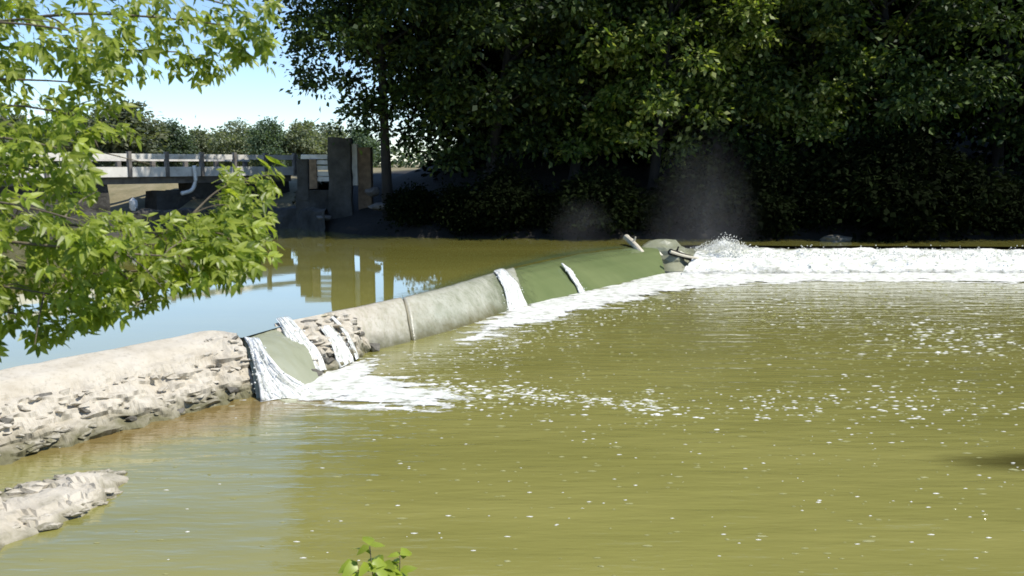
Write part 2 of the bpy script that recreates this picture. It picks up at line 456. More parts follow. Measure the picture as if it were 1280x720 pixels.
def far_bank():
    xs = np.concatenate([np.linspace(-2500, -70, 14), np.linspace(-65, 75, 200), np.linspace(80, 2500, 14)])
    offs = [-3, -0.6, 0.0, 0.5, 1.2, 2.5, 4, 6, 8, 11, 15, 20, 28, 40, 60, 90, 140, 220, 400, 900, 2500]
    zs = [-1.2, 0.4, 0.95, 1.45, 1.7, 2.0, 2.3, 2.7, 3.1, 3.7, 4.1, 4.25, 4.3, 4.35, 4.4, 4.4, 4.5, 4.5, 4.5, 4.5, 5.0]
    v = []
    for x in xs:
        y0 = shore(max(-400, min(400, x)))
        wood = min(1, max(0, (x + 9) / 8))
        for o, z in zip(offs, zs):
            zz = z + wood * max(0, min(o, 60) - 2) * 0.14
            n = 0.25 * fbm(x * 0.35, o * 0.35, 1.7) if 0 < o < 60 else 0
            if -33 < x < -20.5:      # the hollow under the bridge opening
                lim = 1.45 + max(0, (y0 + o) - 62.0) * 0.33
                zz = min(zz, lim + 2.5 * max(0, abs(x + 26.7) - 4.5) / 1.5)
            v.append((x, y0 + o, zz + n * 0.6))
    o = link('riverbank', mesh('riverbank', v, gridfaces(len(xs), len(offs)), M['ground'], True))
    tag(o, kind='structure')
far_bank()

bed = link('riverbed', mesh('riverbed', [(-2500, -2500, -1.3), (2500, -2500, -1.3), (2500, 2500, -1.3), (-2500, 2500, -1.3)], [(0, 1, 2, 3)], M['soil']))
tag(bed, kind='structure')

def near_bank():
    """the bank under the camera, wholly below the picture"""
    xs = np.linspace(-60, 60, 80)
    ys = [-400, -60, -20, -8, 0, 2, 3.5, 5, 6.5, 8, 9.5]
    zs = [4.0, 4.0, 3.9, 3.7, 3.5, 3.2, 2.75, 1.9, 1.0, 0.1, -1.2]
    v = []
    for x in xs:
        bend = max(0, -x - 9) * 0.9 + max(0, x - 14) * 0.25
        for y, z in zip(ys, zs):
            v.append((x, y + (bend if y > -30 else 0), z + (0.15 * fbm(x * .4, y * .4) if y > -30 else 0)))
    o = link('grass_bank', mesh('grass_bank', v, gridfaces(len(xs), len(ys)), M['grassy'], True))
    tag(o, kind='structure')
near_bank()

def flat_sheet(name, poly, z, m):
    o = link(name, mesh(name, [(p[0], p[1], z) for p in poly], [tuple(range(len(poly)))], m))
    return tag(o, kind='structure')
# lower pool: one sheet under everything downstream
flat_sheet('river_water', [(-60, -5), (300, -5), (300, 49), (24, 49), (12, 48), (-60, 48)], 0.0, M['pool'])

# crest line of the whole dam (upstream edge), on the plan
back_west = [P(-420, 575, 1.2), P(-260, 530, 1.2), P(-100, 487, 1.2), P(0, 462, 1.2), P(100, 443, 1.2), P(200, 424, 1.2), P(262, 413, 1.2), P(296, 416, 1.2)]
foot_west = [P(-430, 712), P(-260, 660), P(-100, 612), P(0, 582), P(100, 554), P(200, 527), P(268, 509), P(322, 494)]
back_mid = [P(343, 403, 1.15), P(375, 397, 1.15), P(400, 392, 1.15), P(450, 382, 1.15), P(500, 371, 1.15), P(560, 356, 1.15), P(640, 333, 1.15), P(720, 316, 1.15), P(780, 308.5, 1.15), P(818, 307, 1.15)]
foot_mid = [P(352, 478), P(385, 472), P(430, 458), P(458, 441), P(505, 430), P(580, 409), P(650, 385), P(730, 366), P(790, 352), P(832, 342)]
back_east = [P(818, 307, 1.0), P(860, 309, 1.0), P(920, 309, 1.0), P(1000, 310, 1.0), P(1120, 310, 1.0), P(1280, 311, 1.0), P(1500, 312, 1.0), P(2000, 313, 1.0)]

upper_poly = [(-60, back_west[0].y)]
upper_poly += [(p.x + 0.15, p.y - 0.1) for p in back_west[1:]]
upper_poly += [(p.x + 0.12, p.y - 0.1) for p in back_mid[1:]]
upper_poly += [(p.x, p.y) for p in back_east[1:]]
upper_poly += [(90, 48), (90, 70), (-90, 75)]
flat_sheet('reservoir_water', upper_poly, UP, M['upper'])

# ------------------------------------------------------------ the dam
dam = empty('dam', (P(100, 554).x, P(100, 554).y, 0), 'long low curved concrete river dam with a broken gap, crossing the whole river', 'dam')

def profile_loft(back, foot, prof, nu, disp=None, ends=True):
    """prof: list of (s, z): s runs 0 at the back rail to 1 at the foot rail"""
    A = resample(back, nu); B = resample(foot, nu)
    v = []
    for i in range(nu):
        for (s, z) in prof:
            p = Vector(A[i]) * (1 - s) + Vector(B[i]) * s
            p.z = z
            if disp: p = disp(p, i / (nu - 1), s)
            v.append(p)
    nv = len(prof)
    f = gridfaces(nu, nv)
    if ends:
        f.append(tuple(range(nv))); f.append(tuple((nu - 1) * nv + k for k in range(nv - 1, -1, -1)))
    return v, f

def dense(prof, n):
    s = np.array(prof); d = np.concatenate([[0], np.cumsum(np.linalg.norm(np.diff(s, axis=0), axis=1))])
    t = np.linspace(0, d[-1], n)
    return list(zip(np.interp(t, d, s[:, 0]), np.interp(t, d, s[:, 1])))

prof_west = [(-0.02, -1.2), (-0.02, 1.0), (0.0, 1.19), (0.06, 1.22), (0.35, 1.12), (0.56, 0.88), (0.70, 0.66), (0.80, 0.42), (0.92, 0.15), (1.0, -0.02), (1.12, -0.5), (1.15, -1.2)]
def disp_west(p, u, s):
    k = min(1, max(0, (s - 0.42) / 0.18)) * (1 if s < 1.05 else 0.5)
    k = max(k, 0.85 * min(1, max(0, (u - 0.86) / 0.08)) if s > 0.05 else 0)
    q = Vector((p.x * 1.0, p.y * 1.0, p.z * 2.6))
    a = noise.fractal(q * 1.6, 1.0, 2.0, 5)
    ridge = abs(noise.noise(Vector((p.x * 1.1, p.y * 1.1, p.z * 7)))) - 0.25
    n = Vector((0.7, -0.6, 0.25))
    b2_ = noise.fractal(Vector((p.x * 2.2, p.y * 2.2, p.z * 11)), 0.6, 2.0, 4)
    p = p + n * (0.16 * a * k + 0.2 * ridge * k + 0.09 * b2_ * k)
    p.z += 0.02 * fbm(p.x * 1.3, p.y * 1.3) + 0.1 * k * noise.noise(q * 2.4)
    return p
v, f = profile_loft(back_west, foot_west, dense(prof_west, 84), 420, disp_west)
link('crest_section', mesh('dam_west', v, f, M['concrete'], False), dam)['label'] = 'pale dry section with a crumbling downstream face'

# broken rubble core between the gap and the smooth crest
prof_rub = [(0, -1.2), (0.0, 1.0), (0.03, 1.15), (0.25, 1.05), (0.5, 0.82), (0.8, 0.45), (1.0, -0.05), (1.05, -1.2)]
def disp_rub(p, u, s):
    q = Vector((p.x, p.y, p.z * 2.0))
    k = min(1, max(0, (s - 0.02) / 0.15))
    p = p + Vector((0.7, -0.6, 0.3)) * k * (0.22 * noise.fractal(q * 2.2, 1, 2, 5) + 0.22 * (abs(noise.noise(q * Vector((3.1, 3.1, 3.1)).x)) - 0.2))
    return p
v, f = profile_loft([back_mid[0], back_mid[1], back_mid[2], P(432, 387, 1.15)], [P(350, 480), P(388, 472), P(430, 460), P(462, 440)], dense(prof_rub, 44), 70, disp_rub)
link('crest_section', mesh('dam_rubble', v, f, M['concrete'], False), dam)['label'] = 'broken rocky section beside the gap'

prof_mid = [(0, -1.2), (0.0, 1.02), (0.03, 1.13), (0.10, 1.18), (0.25, 1.14), (0.45, 0.98), (0.65, 0.70), (0.82, 0.36), (0.93, 0.05), (1.0, -0.15), (1.02, -1.2)]
def disp_mid(p, u, s):
    if -0.1 < s < 1: p += Vector((0.6, -0.4, 0.5)) * (0.035 * fbm(p.x * 1.4, p.y * 1.4, p.z * 2) - 0.03 * max(0, noise.noise(Vector((p.x * 0.9, p.y * 0.9, p.z * 3 + 4))) - 0.25))
    return p
def sub(rail, a, b, n=10):
    q = resample(rail, 400)
    return [Vector(q[int(round((a + (b - a) * i / (n - 1)) * 399))]) for i in range(n)]
def rail_t(rail, p):
    q = resample(rail, 400)
    return float(np.argmin(np.linalg.norm(q[:, :2] - np.array([[p.x, p.y]]), axis=1))) / 399
b0, b1, b2 = rail_t(back_mid, P(402, 391.5, 1.15)), rail_t(back_mid, P(503, 370.5, 1.15)), rail_t(back_mid, P(640, 333, 1.15))
f0, f1, f2 = rail_t(foot_mid, P(456, 442)), rail_t(foot_mid, P(517, 427)), rail_t(foot_mid, P(655, 383.5))
v, f = profile_loft(sub(back_mid, b0, b1 - 0.002), sub(foot_mid, f0, f1 - 0.002), dense(prof_mid, 40), 50, disp_mid)
link('crest_section', mesh('dam_white', v, f, M['face'], True), dam)['label'] = 'smooth dry whitish rounded section'
v, f = profile_loft(sub(back_mid, b1 + 0.002, b2), sub(foot_mid, f1 + 0.002, f2), dense([(s, z - 0.02) for s, z in prof_mid], 40), 60, disp_mid)
link('crest_section', mesh('dam_wet', v, f, M['face'], True), dam)['label'] = 'damp grey green rounded section'
prof_low = [(s, z - 0.12) for s, z in prof_mid]
v, f = profile_loft(sub(back_mid, b2, 1.0), sub(foot_mid, f2, 1.0), dense(prof_low, 30), 60, disp_mid)
link('crest_section', mesh('dam_submerged', v, f, M['algae'], True), dam)['label'] = 'far section under a sheet of sliding green water'
foot_east = [P(832, 343), P(870, 340), P(930, 338), P(1000, 337), P(1120, 336), P(1280, 336), P(1500, 337), P(2000, 338)]
v, f = profile_loft(back_east, foot_east, dense([(s, z - 0.22) for s, z in prof_mid], 20), 60, disp_mid)
link('crest_section', mesh('dam_east', v, f, M['algae'], True), dam)['label'] = 'far section buried in white water'
# slab in the gap
gb = [P(270, 425, 1.0), P(300, 417, 1.0), P(325, 409, 1.0), P(356, 399, 1.0)]
gf = [P(296, 496), P(326, 484), P(352, 477), P(392, 468)]
v, f = profile_loft(gb, gf, dense([(0, -1), (0, 0.98), (0.25, 1.0), (0.5, 0.82), (0.75, 0.45), (0.95, -0.05), (1, -1)], 30), 40, lambda p, u, s_: disp_rub(p, u, s_ * 0.35))
link('gap_sill', mesh('gap_sill', v, f, M['algae'], True), dam)

# stones proud of the eroded face, each a part
def stone_mesh(sx, sy, sz, m, n=15):
    bm = bmesh.new()
    for k in range(n):
        d = Vector((random.gauss(0, 1), random.gauss(0, 1), random.gauss(0, 1))).normalized()
        d = Vector((math.copysign(abs(d.x) ** .7, d.x) * sx, math.copysign(abs(d.y) ** .7, d.y) * sy, math.copysign(abs(d.z) ** .7, d.z) * sz)) * random.uniform(0.42, 0.55)
        bm.verts.new(d)
    r = bmesh.ops.convex_hull(bm, input=bm.verts)
    bmesh.ops.delete(bm, geom=[g for g in r['geom_interior'] if isinstance(g, bmesh.types.BMVert)], context='VERTS')
    me = bpy.data.meshes.new('stone'); bm.to_mesh(me); bm.free()
    me.materials.append(m)
    return me
stoneset = [stone_mesh(1, 0.6, 0.36, M['concrete']) for _ in range(14)]
stonepale = [stone_mesh(1, 0.6, 0.3, M['ledge']) for _ in range(8)]
stonedark = [stone_mesh(1, 0.65, 0.5, M['stone_dark']) for _ in range(6)]
def put_stone(parent, p, size, rz, dark=False, tilt=0.25, pale=False):
    o = bpy.data.objects.new('stone', random.choice(stonedark if dark else stonepale if pale else stoneset))
    COL.objects.link(o)
    o.parent = parent
    o.location = Vector(p) - Vector(parent.location)
    o.rotation_euler = (random.uniform(-tilt, tilt), random.uniform(-tilt, tilt), rz + random.uniform(-0.5, 0.5))
    o.scale = (size * random.uniform(.8, 1.3), size * random.uniform(.7, 1.2), size * random.uniform(.6, 1.1))
    return o
A = resample(back_west, 300); B = resample(foot_west, 300)
for k in range(210):
    u = random.random() ** 0.9
    i = int(60 + u * 238)
    s = random.uniform(0.6, 0.98)
    if i > 265: s = random.uniform(0.25, 0.98)
    z = float(np.interp(s, [q[0] for q in prof_west[2:10]], [q[1] for q in prof_west[2:10]]))
    p = Vector(A[i]) * (1 - s) + Vector(B[i]) * s; p.z = z
    d = Vector(B[min(i + 2, 299)]) - Vector(B[i - 2])
    put_stone(dam, p + Vector((-0.01, 0.01, 0.0)), random.uniform(0.12, 0.38) * (1.15 - 0.3 * (i / 300)), math.atan2(d.y, d.x), dark=(random.random() < 0.05 or (i > 285 and z < 0.45 and random.random() < .8)))
A = resample([back_mid[0], back_mid[1], back_mid[2], P(432, 387, 1.15)], 100); B = resample([P(350, 480), P(388, 472), P(430, 460), P(462, 440)], 100)
for k in range(60):
    i = random.randint(2, 97); s = random.uniform(0.2, 0.95)
    z = float(np.interp(s, [q[0] for q in prof_rub[2:7]], [q[1] for q in prof_rub[2:7]]))
    p = Vector(A[i]) * (1 - s) + Vector(B[i]) * s; p.z = z + 0.02
    put_stone(dam, p, random.uniform(0.2, 0.5), R(60), dark=random.random() < (0.55 if s > .7 else 0.15))
put_stone(dam, P(354, 452, 0.42), 0.55, R(70), True)
put_stone(dam, P(392, 466, 0.12), 0.5, R(50), True)
put_stone(dam, P(468, 434, 0.1), 0.5, R(50), True)

# broken ledge in the near left corner
ledge = empty('concrete_ledge', (P(60, 650).x, P(60, 650).y, 0), 'low broken pale concrete ledge rising from shallow water in the near left corner', 'ledge')
lb = [P(-330, 700, 0.05), P(-160, 655, 0.1), P(-40, 622, 0.1), P(50, 598, 0.05), P(120, 588, 0.0), P(160, 590, 0)]
lf = [P(-330, 835), P(-160, 775), P(-20, 700), P(50, 668), P(115, 640), P(165, 600)]
def disp_ledge(p, u, s):
    q = Vector((p.x, p.y, p.z * 2))
    if p.z > -0.5:
        e = min(1, (1 - u) * 5)
        p.z += (0.08 * noise.fractal(q * 1.2, 0.7, 2, 4) + 0.12 * (abs(noise.noise(Vector((p.x * 1.6 - p.y * 0.9, p.y * 2.6 + p.x * 1.6, 3)))) - .2) + 0.03 * noise.fractal(Vector((p.x * 3.1, p.y * 5, 1)), 0.6, 2, 4))
        p.z = p.z * 0.55 + 0.45 * (math.floor(p.z / 0.09 + 0.35 * noise.noise(q * 1.3)) * 0.09 + 0.05) - 0.25 * (1 - e)
        p.y += 0.10 * noise.noise(q * 2); p.x += 0.12 * noise.noise(q * 2.3 + Vector((5, 1, 1)))
    return p
v, f = profile_loft(lb, lf, dense([(-.05, -1), (-0.02, 0.0), (0.15, 0.1), (0.35, 0.14), (0.5, 0.22), (0.75, 0.22), (0.9, 0.14), (1, -0.05), (1.05, -1)], 50), 150, disp_ledge)
link('slab', mesh('ledge_slab', v, f, M['ledge'], False), ledge)
A = resample(lb, 100); B = resample(lf, 100)
for k in range(85):
    i = random.randint(25, 94); s = random.choice([random.uniform(0.05, 0.4), random.uniform(0.8, 1.0)])
    p = Vector(A[i]) * (1 - s) + Vector(B[i]) * s; p.z = 0.04 + 0.16 * math.sin(s * 3.1) - 0.14 * max(0, (i - 75) / 20)
    put_stone(ledge, p, random.uniform(0.12, 0.42), R(35), dark=random.random() < .05, tilt=0.15, pale=True)

# ------------------------------------------------------------ sliding water, cascades, foam
NS = 40
v, f = profile_loft(sub(back_mid, b2 - 0.16, 1.0), sub(foot_mid, f2 - 0.14, 1.0),
    dense([(-0.30, UP + 0.006), (-0.05, 1.10), (0.08, 1.095), (0.25, 1.065), (0.45, 0.935), (0.65, 0.665), (0.82, 0.335), (0.95, 0.02), (1.0, -0.1)], NS), 110,
    lambda p, u, s: Vector((p.x, p.y, p.z + 0.02 * fbm(p.x * .8, p.y * .8) * min(1, max(0, s * 6)) + 0.09 * max(0, 1 - u / 0.22) * (1 if s > 0.03 else 0))), False)
cv = []
for i in range(110):
    for k in range(NS):
        u = i / 109; t = k / (NS - 1)
        cv.append(min(1.0, max(0, (u - 0.05) / 0.35)) * min(1, t / 0.12) * 1.45 - 0.02)
me = mesh('river_surface', v, f, M['sheet'], True); add_cover(me, cv)
tag(link('river_surface', me), kind='structure')
# shallow pale water drawn down along the upstream edge of the wet section
A = resample(sub(back_mid, b1 - 0.05, 1.0), 80); B = resample(sub(foot_mid, f1 - 0.05, 1.0), 80)
v = []; cv = []
for i in range(80):
    for k in range(8):
        sd_ = -0.75 + 0.78 * k / 7
        p = Vector(A[i]) * (1 - sd_) + Vector(B[i]) * sd_; p.z = UP + 0.004 + (0.012 if k == 7 else 0)
        v.append(p); cv.append(0.62 * (k / 7) ** 1.2 * min(1, i / 14) * min(1, (79 - i) / 5))
me = mesh('shallow_water', v, gridfaces(80, 8), M['sheet'], True); add_cover(me, cv)
tag(link('shallow_water', me), kind='structure')

def cascade(left, right, nstr, label, r0=0.035, n=22, spread=1.0):
    """white water: many strands running between a left and a right edge path, in one falling sheet"""
    Lp = resample(left, n); Rp = resample(right, n)
    mb = MB()
    nstr = int(nstr * 1.4); r0 *= 0.7
    nf = 16; fv = []
    for i in range(n):
        for k in range(nf):
            w = k / (nf - 1); t = i / (n - 1)
            p = Vector(Lp[i]) * (1 - w) + Vector(Rp[i]) * w
            ed = min(1, 5 * w, 5 * (1 - w))
            p += Vector((0.02, -0.02, 0.0)) + Vector((0.5, -0.6, 0.5)) * (r0 * 1.1 * ed + 0.035 * noise.noise(Vector((w * 5, t * 2.2, nstr))) * ed + 0.015 * noise.noise(Vector((w * 14, t * 4, nstr))))
            fv.append(p)
    mb.add(fv, [(a, a + nf, a + nf + 1, a + 1) for a in (i * nf + k for i in range(n - 1) for k in range(nf - 1))])
    for k in range(nstr):
        w = (k + 0.5) / nstr + random.uniform(-.5, .5) / nstr
        ph = random.random() * 20
        t0 = 0 if random.random() < .5 else random.uniform(0, .5); t1 = 1 if random.random() < .6 else random.uniform(.45, 1)
        pts = []; rad = []
        rr = r0 * random.uniform(.5, 1.5)
        for i in range(n):
            t = i / (n - 1)
            if not t0 <= t <= t1: continue
            ww = min(1.02, max(-0.02, w + (0.05 + 0.1 * t) * noise.noise(Vector((t * 4, ph, 0)))))
            p = Vector(Lp[i]) * (1 - ww) + Vector(Rp[i]) * ww
            p += Vector((0.02, -0.02, 0.02 + 0.03 * noise.noise(Vector((t * 6, ph, 4)))))
            pts.append(p); rad.append(rr * (0.7 + 0.9 * t) * (0.75 + 0.5 * noise.noise(Vector((t * 7, ph, 9)))) * (0.45 if i == 0 else 1))
        if len(pts) > 3: mb.tube(pts, rad, 6)
    for k in range(nstr * 4):
        t = random.uniform(.35, 1); i = int(t * (n - 1)); w = random.uniform(-.1, 1.1)
        p = Vector(Lp[i]) * (1 - w) + Vector(Rp[i]) * w + Vector((random.gauss(0, .04), random.gauss(-.03, .04), abs(random.gauss(.03, .05))))
        blob(mb, p, random.uniform(.008, .03))
    base = Vector(Rp[-1])
    o = link('cascade', mesh('cascade', [tuple(Vector(q) - base) for q in mb.v], mb.f, M['fall'], True)); o.location = base
    return tag(o, label, 'cascade', 'white cascades spilling over the dam')
def blob(mb, p, r):
    q = []
    for (x, y, z) in ((1, 0, 0), (-1, 0, 0), (0, 1, 0), (0, -1, 0), (0, 0, 1), (0, 0, -1)):
        q.append((p[0] + x * r * random.uniform(.7, 1.3), p[1] + y * r * random.uniform(.7, 1.3), p[2] + z * r * random.uniform(.7, 1.3)))
    mb.add(q, [(0, 2, 4), (2, 1, 4), (1, 3, 4), (3, 0, 4), (2, 0, 5), (1, 2, 5), (3, 1, 5), (0, 3, 5)])
def onface(back, foot, prof, u, s, off=0.02):
    b = resample(back, 200)[int(u * 199)]; f = resample(foot, 200)[int(u * 199)]
    p = Vector(b) * (1 - s) + Vector(f) * s
    p.z = float(np.interp(s, [q[0] for q in prof[2:]], [q[1] for q in prof[2:]])) + off
    return p
cascade([P(303, 422, 1.07), P(309, 430, 1.01), P(316, 448, 0.76), P(322, 473, 0.4), P(325, 502, 0.0)],
        [P(321, 423, 1.04), P(329, 436, 0.95), P(340, 454, 0.70), P(362, 474, 0.36), P(400, 492, 0.0)], 30, 'broad white cascade pouring through the broken gap next to the pale dry wall', 0.055)
v, f = profile_loft([P(299, 417, 1.1), P(313, 413, 1.1), P(330, 409, 1.1), P(358, 400.5, 1.1)], [P(322, 499), P(346, 500), P(376, 490), P(402, 476)],
    dense([(-0.12, UP - 0.03), (0.0, UP - 0.008), (0.16, 1.06), (0.40, 0.92), (0.62, 0.68), (0.8, 0.34), (0.95, -0.02), (1.0, -0.15)], 30), 40,
    lambda p, u, s_: Vector((p.x, p.y, p.z + 0.03 * fbm(p.x * 2.5, p.y * 2.5) * (1 if s_ > 0.1 else 0))), False)
me = mesh('gap_water', v, f, M['gap'], True); add_cover(me, [0.7] * len(v))
tag(link('gap_water', me), kind='structure')
rb_b = [back_mid[0], back_mid[1], back_mid[2], P(432, 387, 1.15)]; rb_f = [P(350, 480), P(388, 472), P(430, 460), P(462, 440)]
def fall(back, foot, prof, u0, u1, u2, u3, s0, s1, nstr, label, r0, off=0.06):
    ss = [s0 + (s1 - s0) * k / 5 for k in range(6)]
    cascade([onface(back, foot, prof, u0 + (u2 - u0) * k / 5, ss[k], off) for k in range(6)], [onface(back, foot, prof, u1 + (u3 - u1) * k / 5, ss[k], off) for k in range(6)], nstr, label, r0)
fall(rb_b, rb_f, prof_rub, 0.02, 0.16, 0.16, 0.34, 0.03, 0.98, 14, 'narrow white cascade down the rock just right of the broken gap', 0.04, 0.1)
fall(rb_b, rb_f, prof_rub, 0.44, 0.56, 0.46, 0.66, 0.45, 1.0, 12, 'short white cascade at the base of the broken rubble section', 0.04, 0.1)
fall(rb_b, rb_f, prof_rub, 0.66, 0.70, 0.70, 0.76, 0.3, 1.0, 5, 'thin trickle over the rubble beside the smooth white section', 0.025, 0.1)
uj = rail_t(back_mid, P(621, 337, 1.15))
fall(back_mid, foot_mid, prof_mid, uj - 0.028, uj + 0.002, uj - 0.02, uj + 0.036, 0.1, 1.0, 22, 'white cascade breaking over the damp dam where green water begins', 0.05, 0.03)
uk = rail_t(back_mid, P(683, 323, 1.15))
fall(back_mid, foot_mid, prof_mid, uk, uk + 0.008, uk + 0.006, uk + 0.026, 0.45, 0.98, 8, 'lone thin white jet standing out on the green sliding water', 0.05, 0.08)

def foam_field(name, region, cell, maskf, amp, nscale, stretch, seed, bias=0.55, z0=0.0, m='foam'):
    mat = M[m]; z0 = -0.003 if m == 'thin_foam' else 0.0
    """white water as relief: wherever the relief dips under the pool it is left out, which breaks up the edge"""
    (x0, x1), (y0, y1) = region
    nx = int((x1 - x0) / cell) + 1; ny = int((y1 - y0) / (cell * 1.3)) + 1
    xs = np.linspace(x0, x1, nx); ys = np.linspace(y0, y1, ny)
    Z = np.zeros((nx, ny)); Bz = np.zeros((nx, ny)); HH = np.zeros((nx, ny))
    for i, x in enumerate(xs):
        for j, y in enumerate(ys):
            m, bz = maskf(x, y)
            if m <= 0: Z[i, j] = -1; continue
            n = noise.fractal(Vector((x * nscale * stretch[0], y * nscale * stretch[1], seed)), 0.45, 2.1, 7)
            Z[i, j] = (m * 1.9 + n * 0.8 - bias); Bz[i, j] = bz
            ns = noise.fractal(Vector((x * nscale * stretch[0] * .9, y * nscale * stretch[1] * .7, seed + 5)), 0.9, 2.0, 3)
            mm_ = max(0.0, min(1.0, (m - 0.3) / 0.6)); HH[i, j] = mm_ * mm_ * (3 - 2 * mm_) * max(0.0, 0.75 + 0.7 * ns)
    v = []; idx = -np.ones((nx, ny), int); cv = []
    f = []
    keep = Z > -0.12
    for i in range(nx):
        for j in range(ny):
            if keep[i, j]:
                idx[i, j] = len(v)
                h = Z[i, j]; cv.append(max(0, min(1, 0.12 + h * 1.1)))
                v.append((xs[i], ys[j], z0 + Bz[i, j] + 0.006 + amp * HH[i, j]))
    for i in range(nx - 1):
        for j in range(ny - 1):
            q = (idx[i, j], idx[i + 1, j], idx[i + 1, j + 1], idx[i, j + 1])
            if min(q) >= 0: f.append(q)
    me = mesh(name, v, f, mat, True); add_cover(me, cv)
    o = link(name, me)
    return tag(o, kind='stuff')

def poly_mask(pts):
    """signed-ish: distance inside a plan polygon, in metres"""
    a = np.array([(p.x, p.y) for p in pts]); b = np.roll(a, -1, axis=0)
    def g(x, y):
        p = np.array([x, y])
        ab = b - a; t = np.clip(((p - a) * ab).sum(1) / (ab ** 2).sum(1), 0, 1)
        d = np.linalg.norm(a + ab * t[:, None] - p, axis=1).min()
        c = ((a[:, 1] > y) != (b[:, 1] > y))
        with np.errstate(divide='ignore', invalid='ignore'):
            xi = (b[:, 0] - a[:, 0]) * (y - a[:, 1]) / (b[:, 1] - a[:, 1]) + a[:, 0]
        ins = (c & (x < xi)).sum() % 2 == 1
        return d if ins else -d
    return g

# foam below the gap and its tail
g1 = poly_mask([P(318, 470), P(345, 462), P(400, 462), P(445, 452), P(480, 447), P(470, 470), P(530, 482), P(585, 500), P(545, 512), P(450, 508), P(380, 503), P(325, 497)])
def m1(x, y):
    d = g1(x, y)
    return (max(0.001, min(1, 0.40 + d * 0.6)) if d > -1.6 else 0), 0
foam_field('whitewater_foam', ((-6.8, 1.2), (18, 27.5)), 0.05, m1, 0.04, 1.5, (0.55, 1.7), 4.0, bias=0.75)
foam_field('thin_foam', ((-6.8, 2.0), (17.5, 27.5)), 0.06, lambda x, y: (max(0.001, min(1, 0.42 + g1(x, y) * 0.28)) if g1(x, y) > -2.2 else 0, 0), 0.004, 2.0, (0.45, 2.2), 14.0, bias=0.95, m='thin_foam')
# foam along the foot of the far half
g2 = poly_mask([P(585, 412), P(640, 384), P(700, 370), P(760, 358), P(815, 343), P(880, 336), P(1000, 334), P(1300, 333), P(1700, 334), P(1700, 356), P(1300, 355), P(1120, 352), P(1000, 353), P(900, 358), P(840, 366), P(760, 383), P(690, 400), P(640, 413), P(585, 427)])
def m2(x, y):
    d = g2(x, y)
    return (max(0.001, min(1, 0.40 + d * 0.45)) if d > -2.2 else 0), 0
foam_field('whitewater_foam', ((-3, 27), (23, 47)), 0.09, m2, 0.06, 1.1, (0.5, 1.5), 9.0, bias=0.75)
foam_field('thin_foam', ((-4, 27), (21, 45)), 0.10, lambda x, y: (max(0.001, min(1, 0.44 + g2(x, y) * 0.14)) if g2(x, y) > -4.5 else 0, 0), 0.004, 1.5, (0.4, 2.2), 19.0, bias=0.98, m='thin_foam')
# the rapid on the right: a slope of broken white water over the buried crest
def rapid():
    top = [P(872, 313, 0.95), P(900, 309, 1.08), P(1000, 310, 1.08), P(1120, 309.5, 1.1), P(1280, 311, 1.1), P(1500, 312, 1.1), P(1800, 313, 1.1)]
    bot = [P(850, 346), P(900, 345), P(1000, 344), P(1120, 343), P(1280, 343), P(1500, 344), P(1800, 345)]
    A = resample(top, 420); B = resample(bot, 420)
    v = []; nv = 44; cv = []
    for i in range(420):
        for j in range(nv):
            s = j / (nv - 1)
            p = Vector(A[i]) * (1 - s) + Vector(B[i]) * s
            p.z = A[i][2] * (1 - s ** 1.3) * (1 - 0.15 * math.sin(s * 3.14))
            n = noise.fractal(Vector((p.x * 0.9, p.y * 1.3, 1)), 0.9, 2.1, 6)
            n2 = abs(noise.noise(Vector((p.x * 0.5, p.y * 2.2, 7))))
            p.z += (0.28 * n * (0.35 + s * 0.65) + 0.25 * n2 * s) * min(1, (1 - s) * 2.5) - 0.03 * s ** 6 - (0.12 if j == 0 else 0)
            p.z += 0.45 * math.exp(-((p.x - 10.5) / 0.8) ** 2) * math.exp(-((s - 0.12) / 0.12) ** 2)
            gap = 0.5 + 0.5 * noise.fractal(Vector((p.x * 0.45, s * 3.5, 12)), 0.7, 2, 4)
            v.append(p); cv.append(min(1.0, min(s * 9, (1 - s) * 3.2) * 0.55 + 0.12 + (0.5 - gap) * (0.9 if s < .25 else 0.25)))
    me = mesh('rapid_foam', v, gridfaces(420, nv), M['foam'], True); add_cover(me, cv)
    o = link('rapid_foam', me)
    tag(o, kind='stuff')
rapid()
# splash thrown up over the crest, droplets as small lumps
mb = MB()
for k in range(2600):
    if random.random() < 0.55:
        px = random.gauss(905, 16); z = 1.05 + abs(random.gauss(0, 0.28)) * math.exp(-((px - 905) / 26) ** 2)
        c = P(px, 309, 1.1); blob(mb, (c.x, c.y - random.uniform(-.4, 1.2), z), random.uniform(0.01, 0.04))
    else:
        px = random.uniform(880, 1290); c = P(px, 310, 1.1)
        blob(mb, (c.x, c.y - random.uniform(0, 3), 0.85 + abs(random.gauss(0, 0.16))), random.uniform(0.012, 0.045))
tag(link('water_spray', mb.me('water_spray', M['drop'])), kind='stuff')

# foam flecks, some standing in for sun sparkle, and painted glints on ripples
mb = MB(); mg = MB()
def fleck(px, py, r, bright=None):
    if not (-100 < px < 1400): return
    p = P(px, py)
    if p.y < 10.2: return
    n = 6; a0 = random.random() * 6
    ex = random.uniform(1.0, 3.0); r *= 0.85
    v = [(p.x + math.cos(a0 + 6.283 * k / n) * r * ex * random.uniform(.6, 1.2), p.y + math.sin(a0 + 6.283 * k / n) * r * random.uniform(.5, 1.1), 0.003) for k in range(n)]
    v.append((p.x, p.y, 0.006 + r * 0.28))
    (mb if (random.random() < .42 if bright is None else bright) else mg).add(v, [(k, (k + 1) % n, n) for k in range(n)])
def cluster(n, cx, cy, sx, sy, rmin, rmax, slope=0.0):
    for k in range(n):
        px = random.gauss(cx, sx); py = cy + (px - cx) * slope + random.gauss(0, sy)
        fleck(px, py, random.uniform(rmin, rmax) ** 1.0)
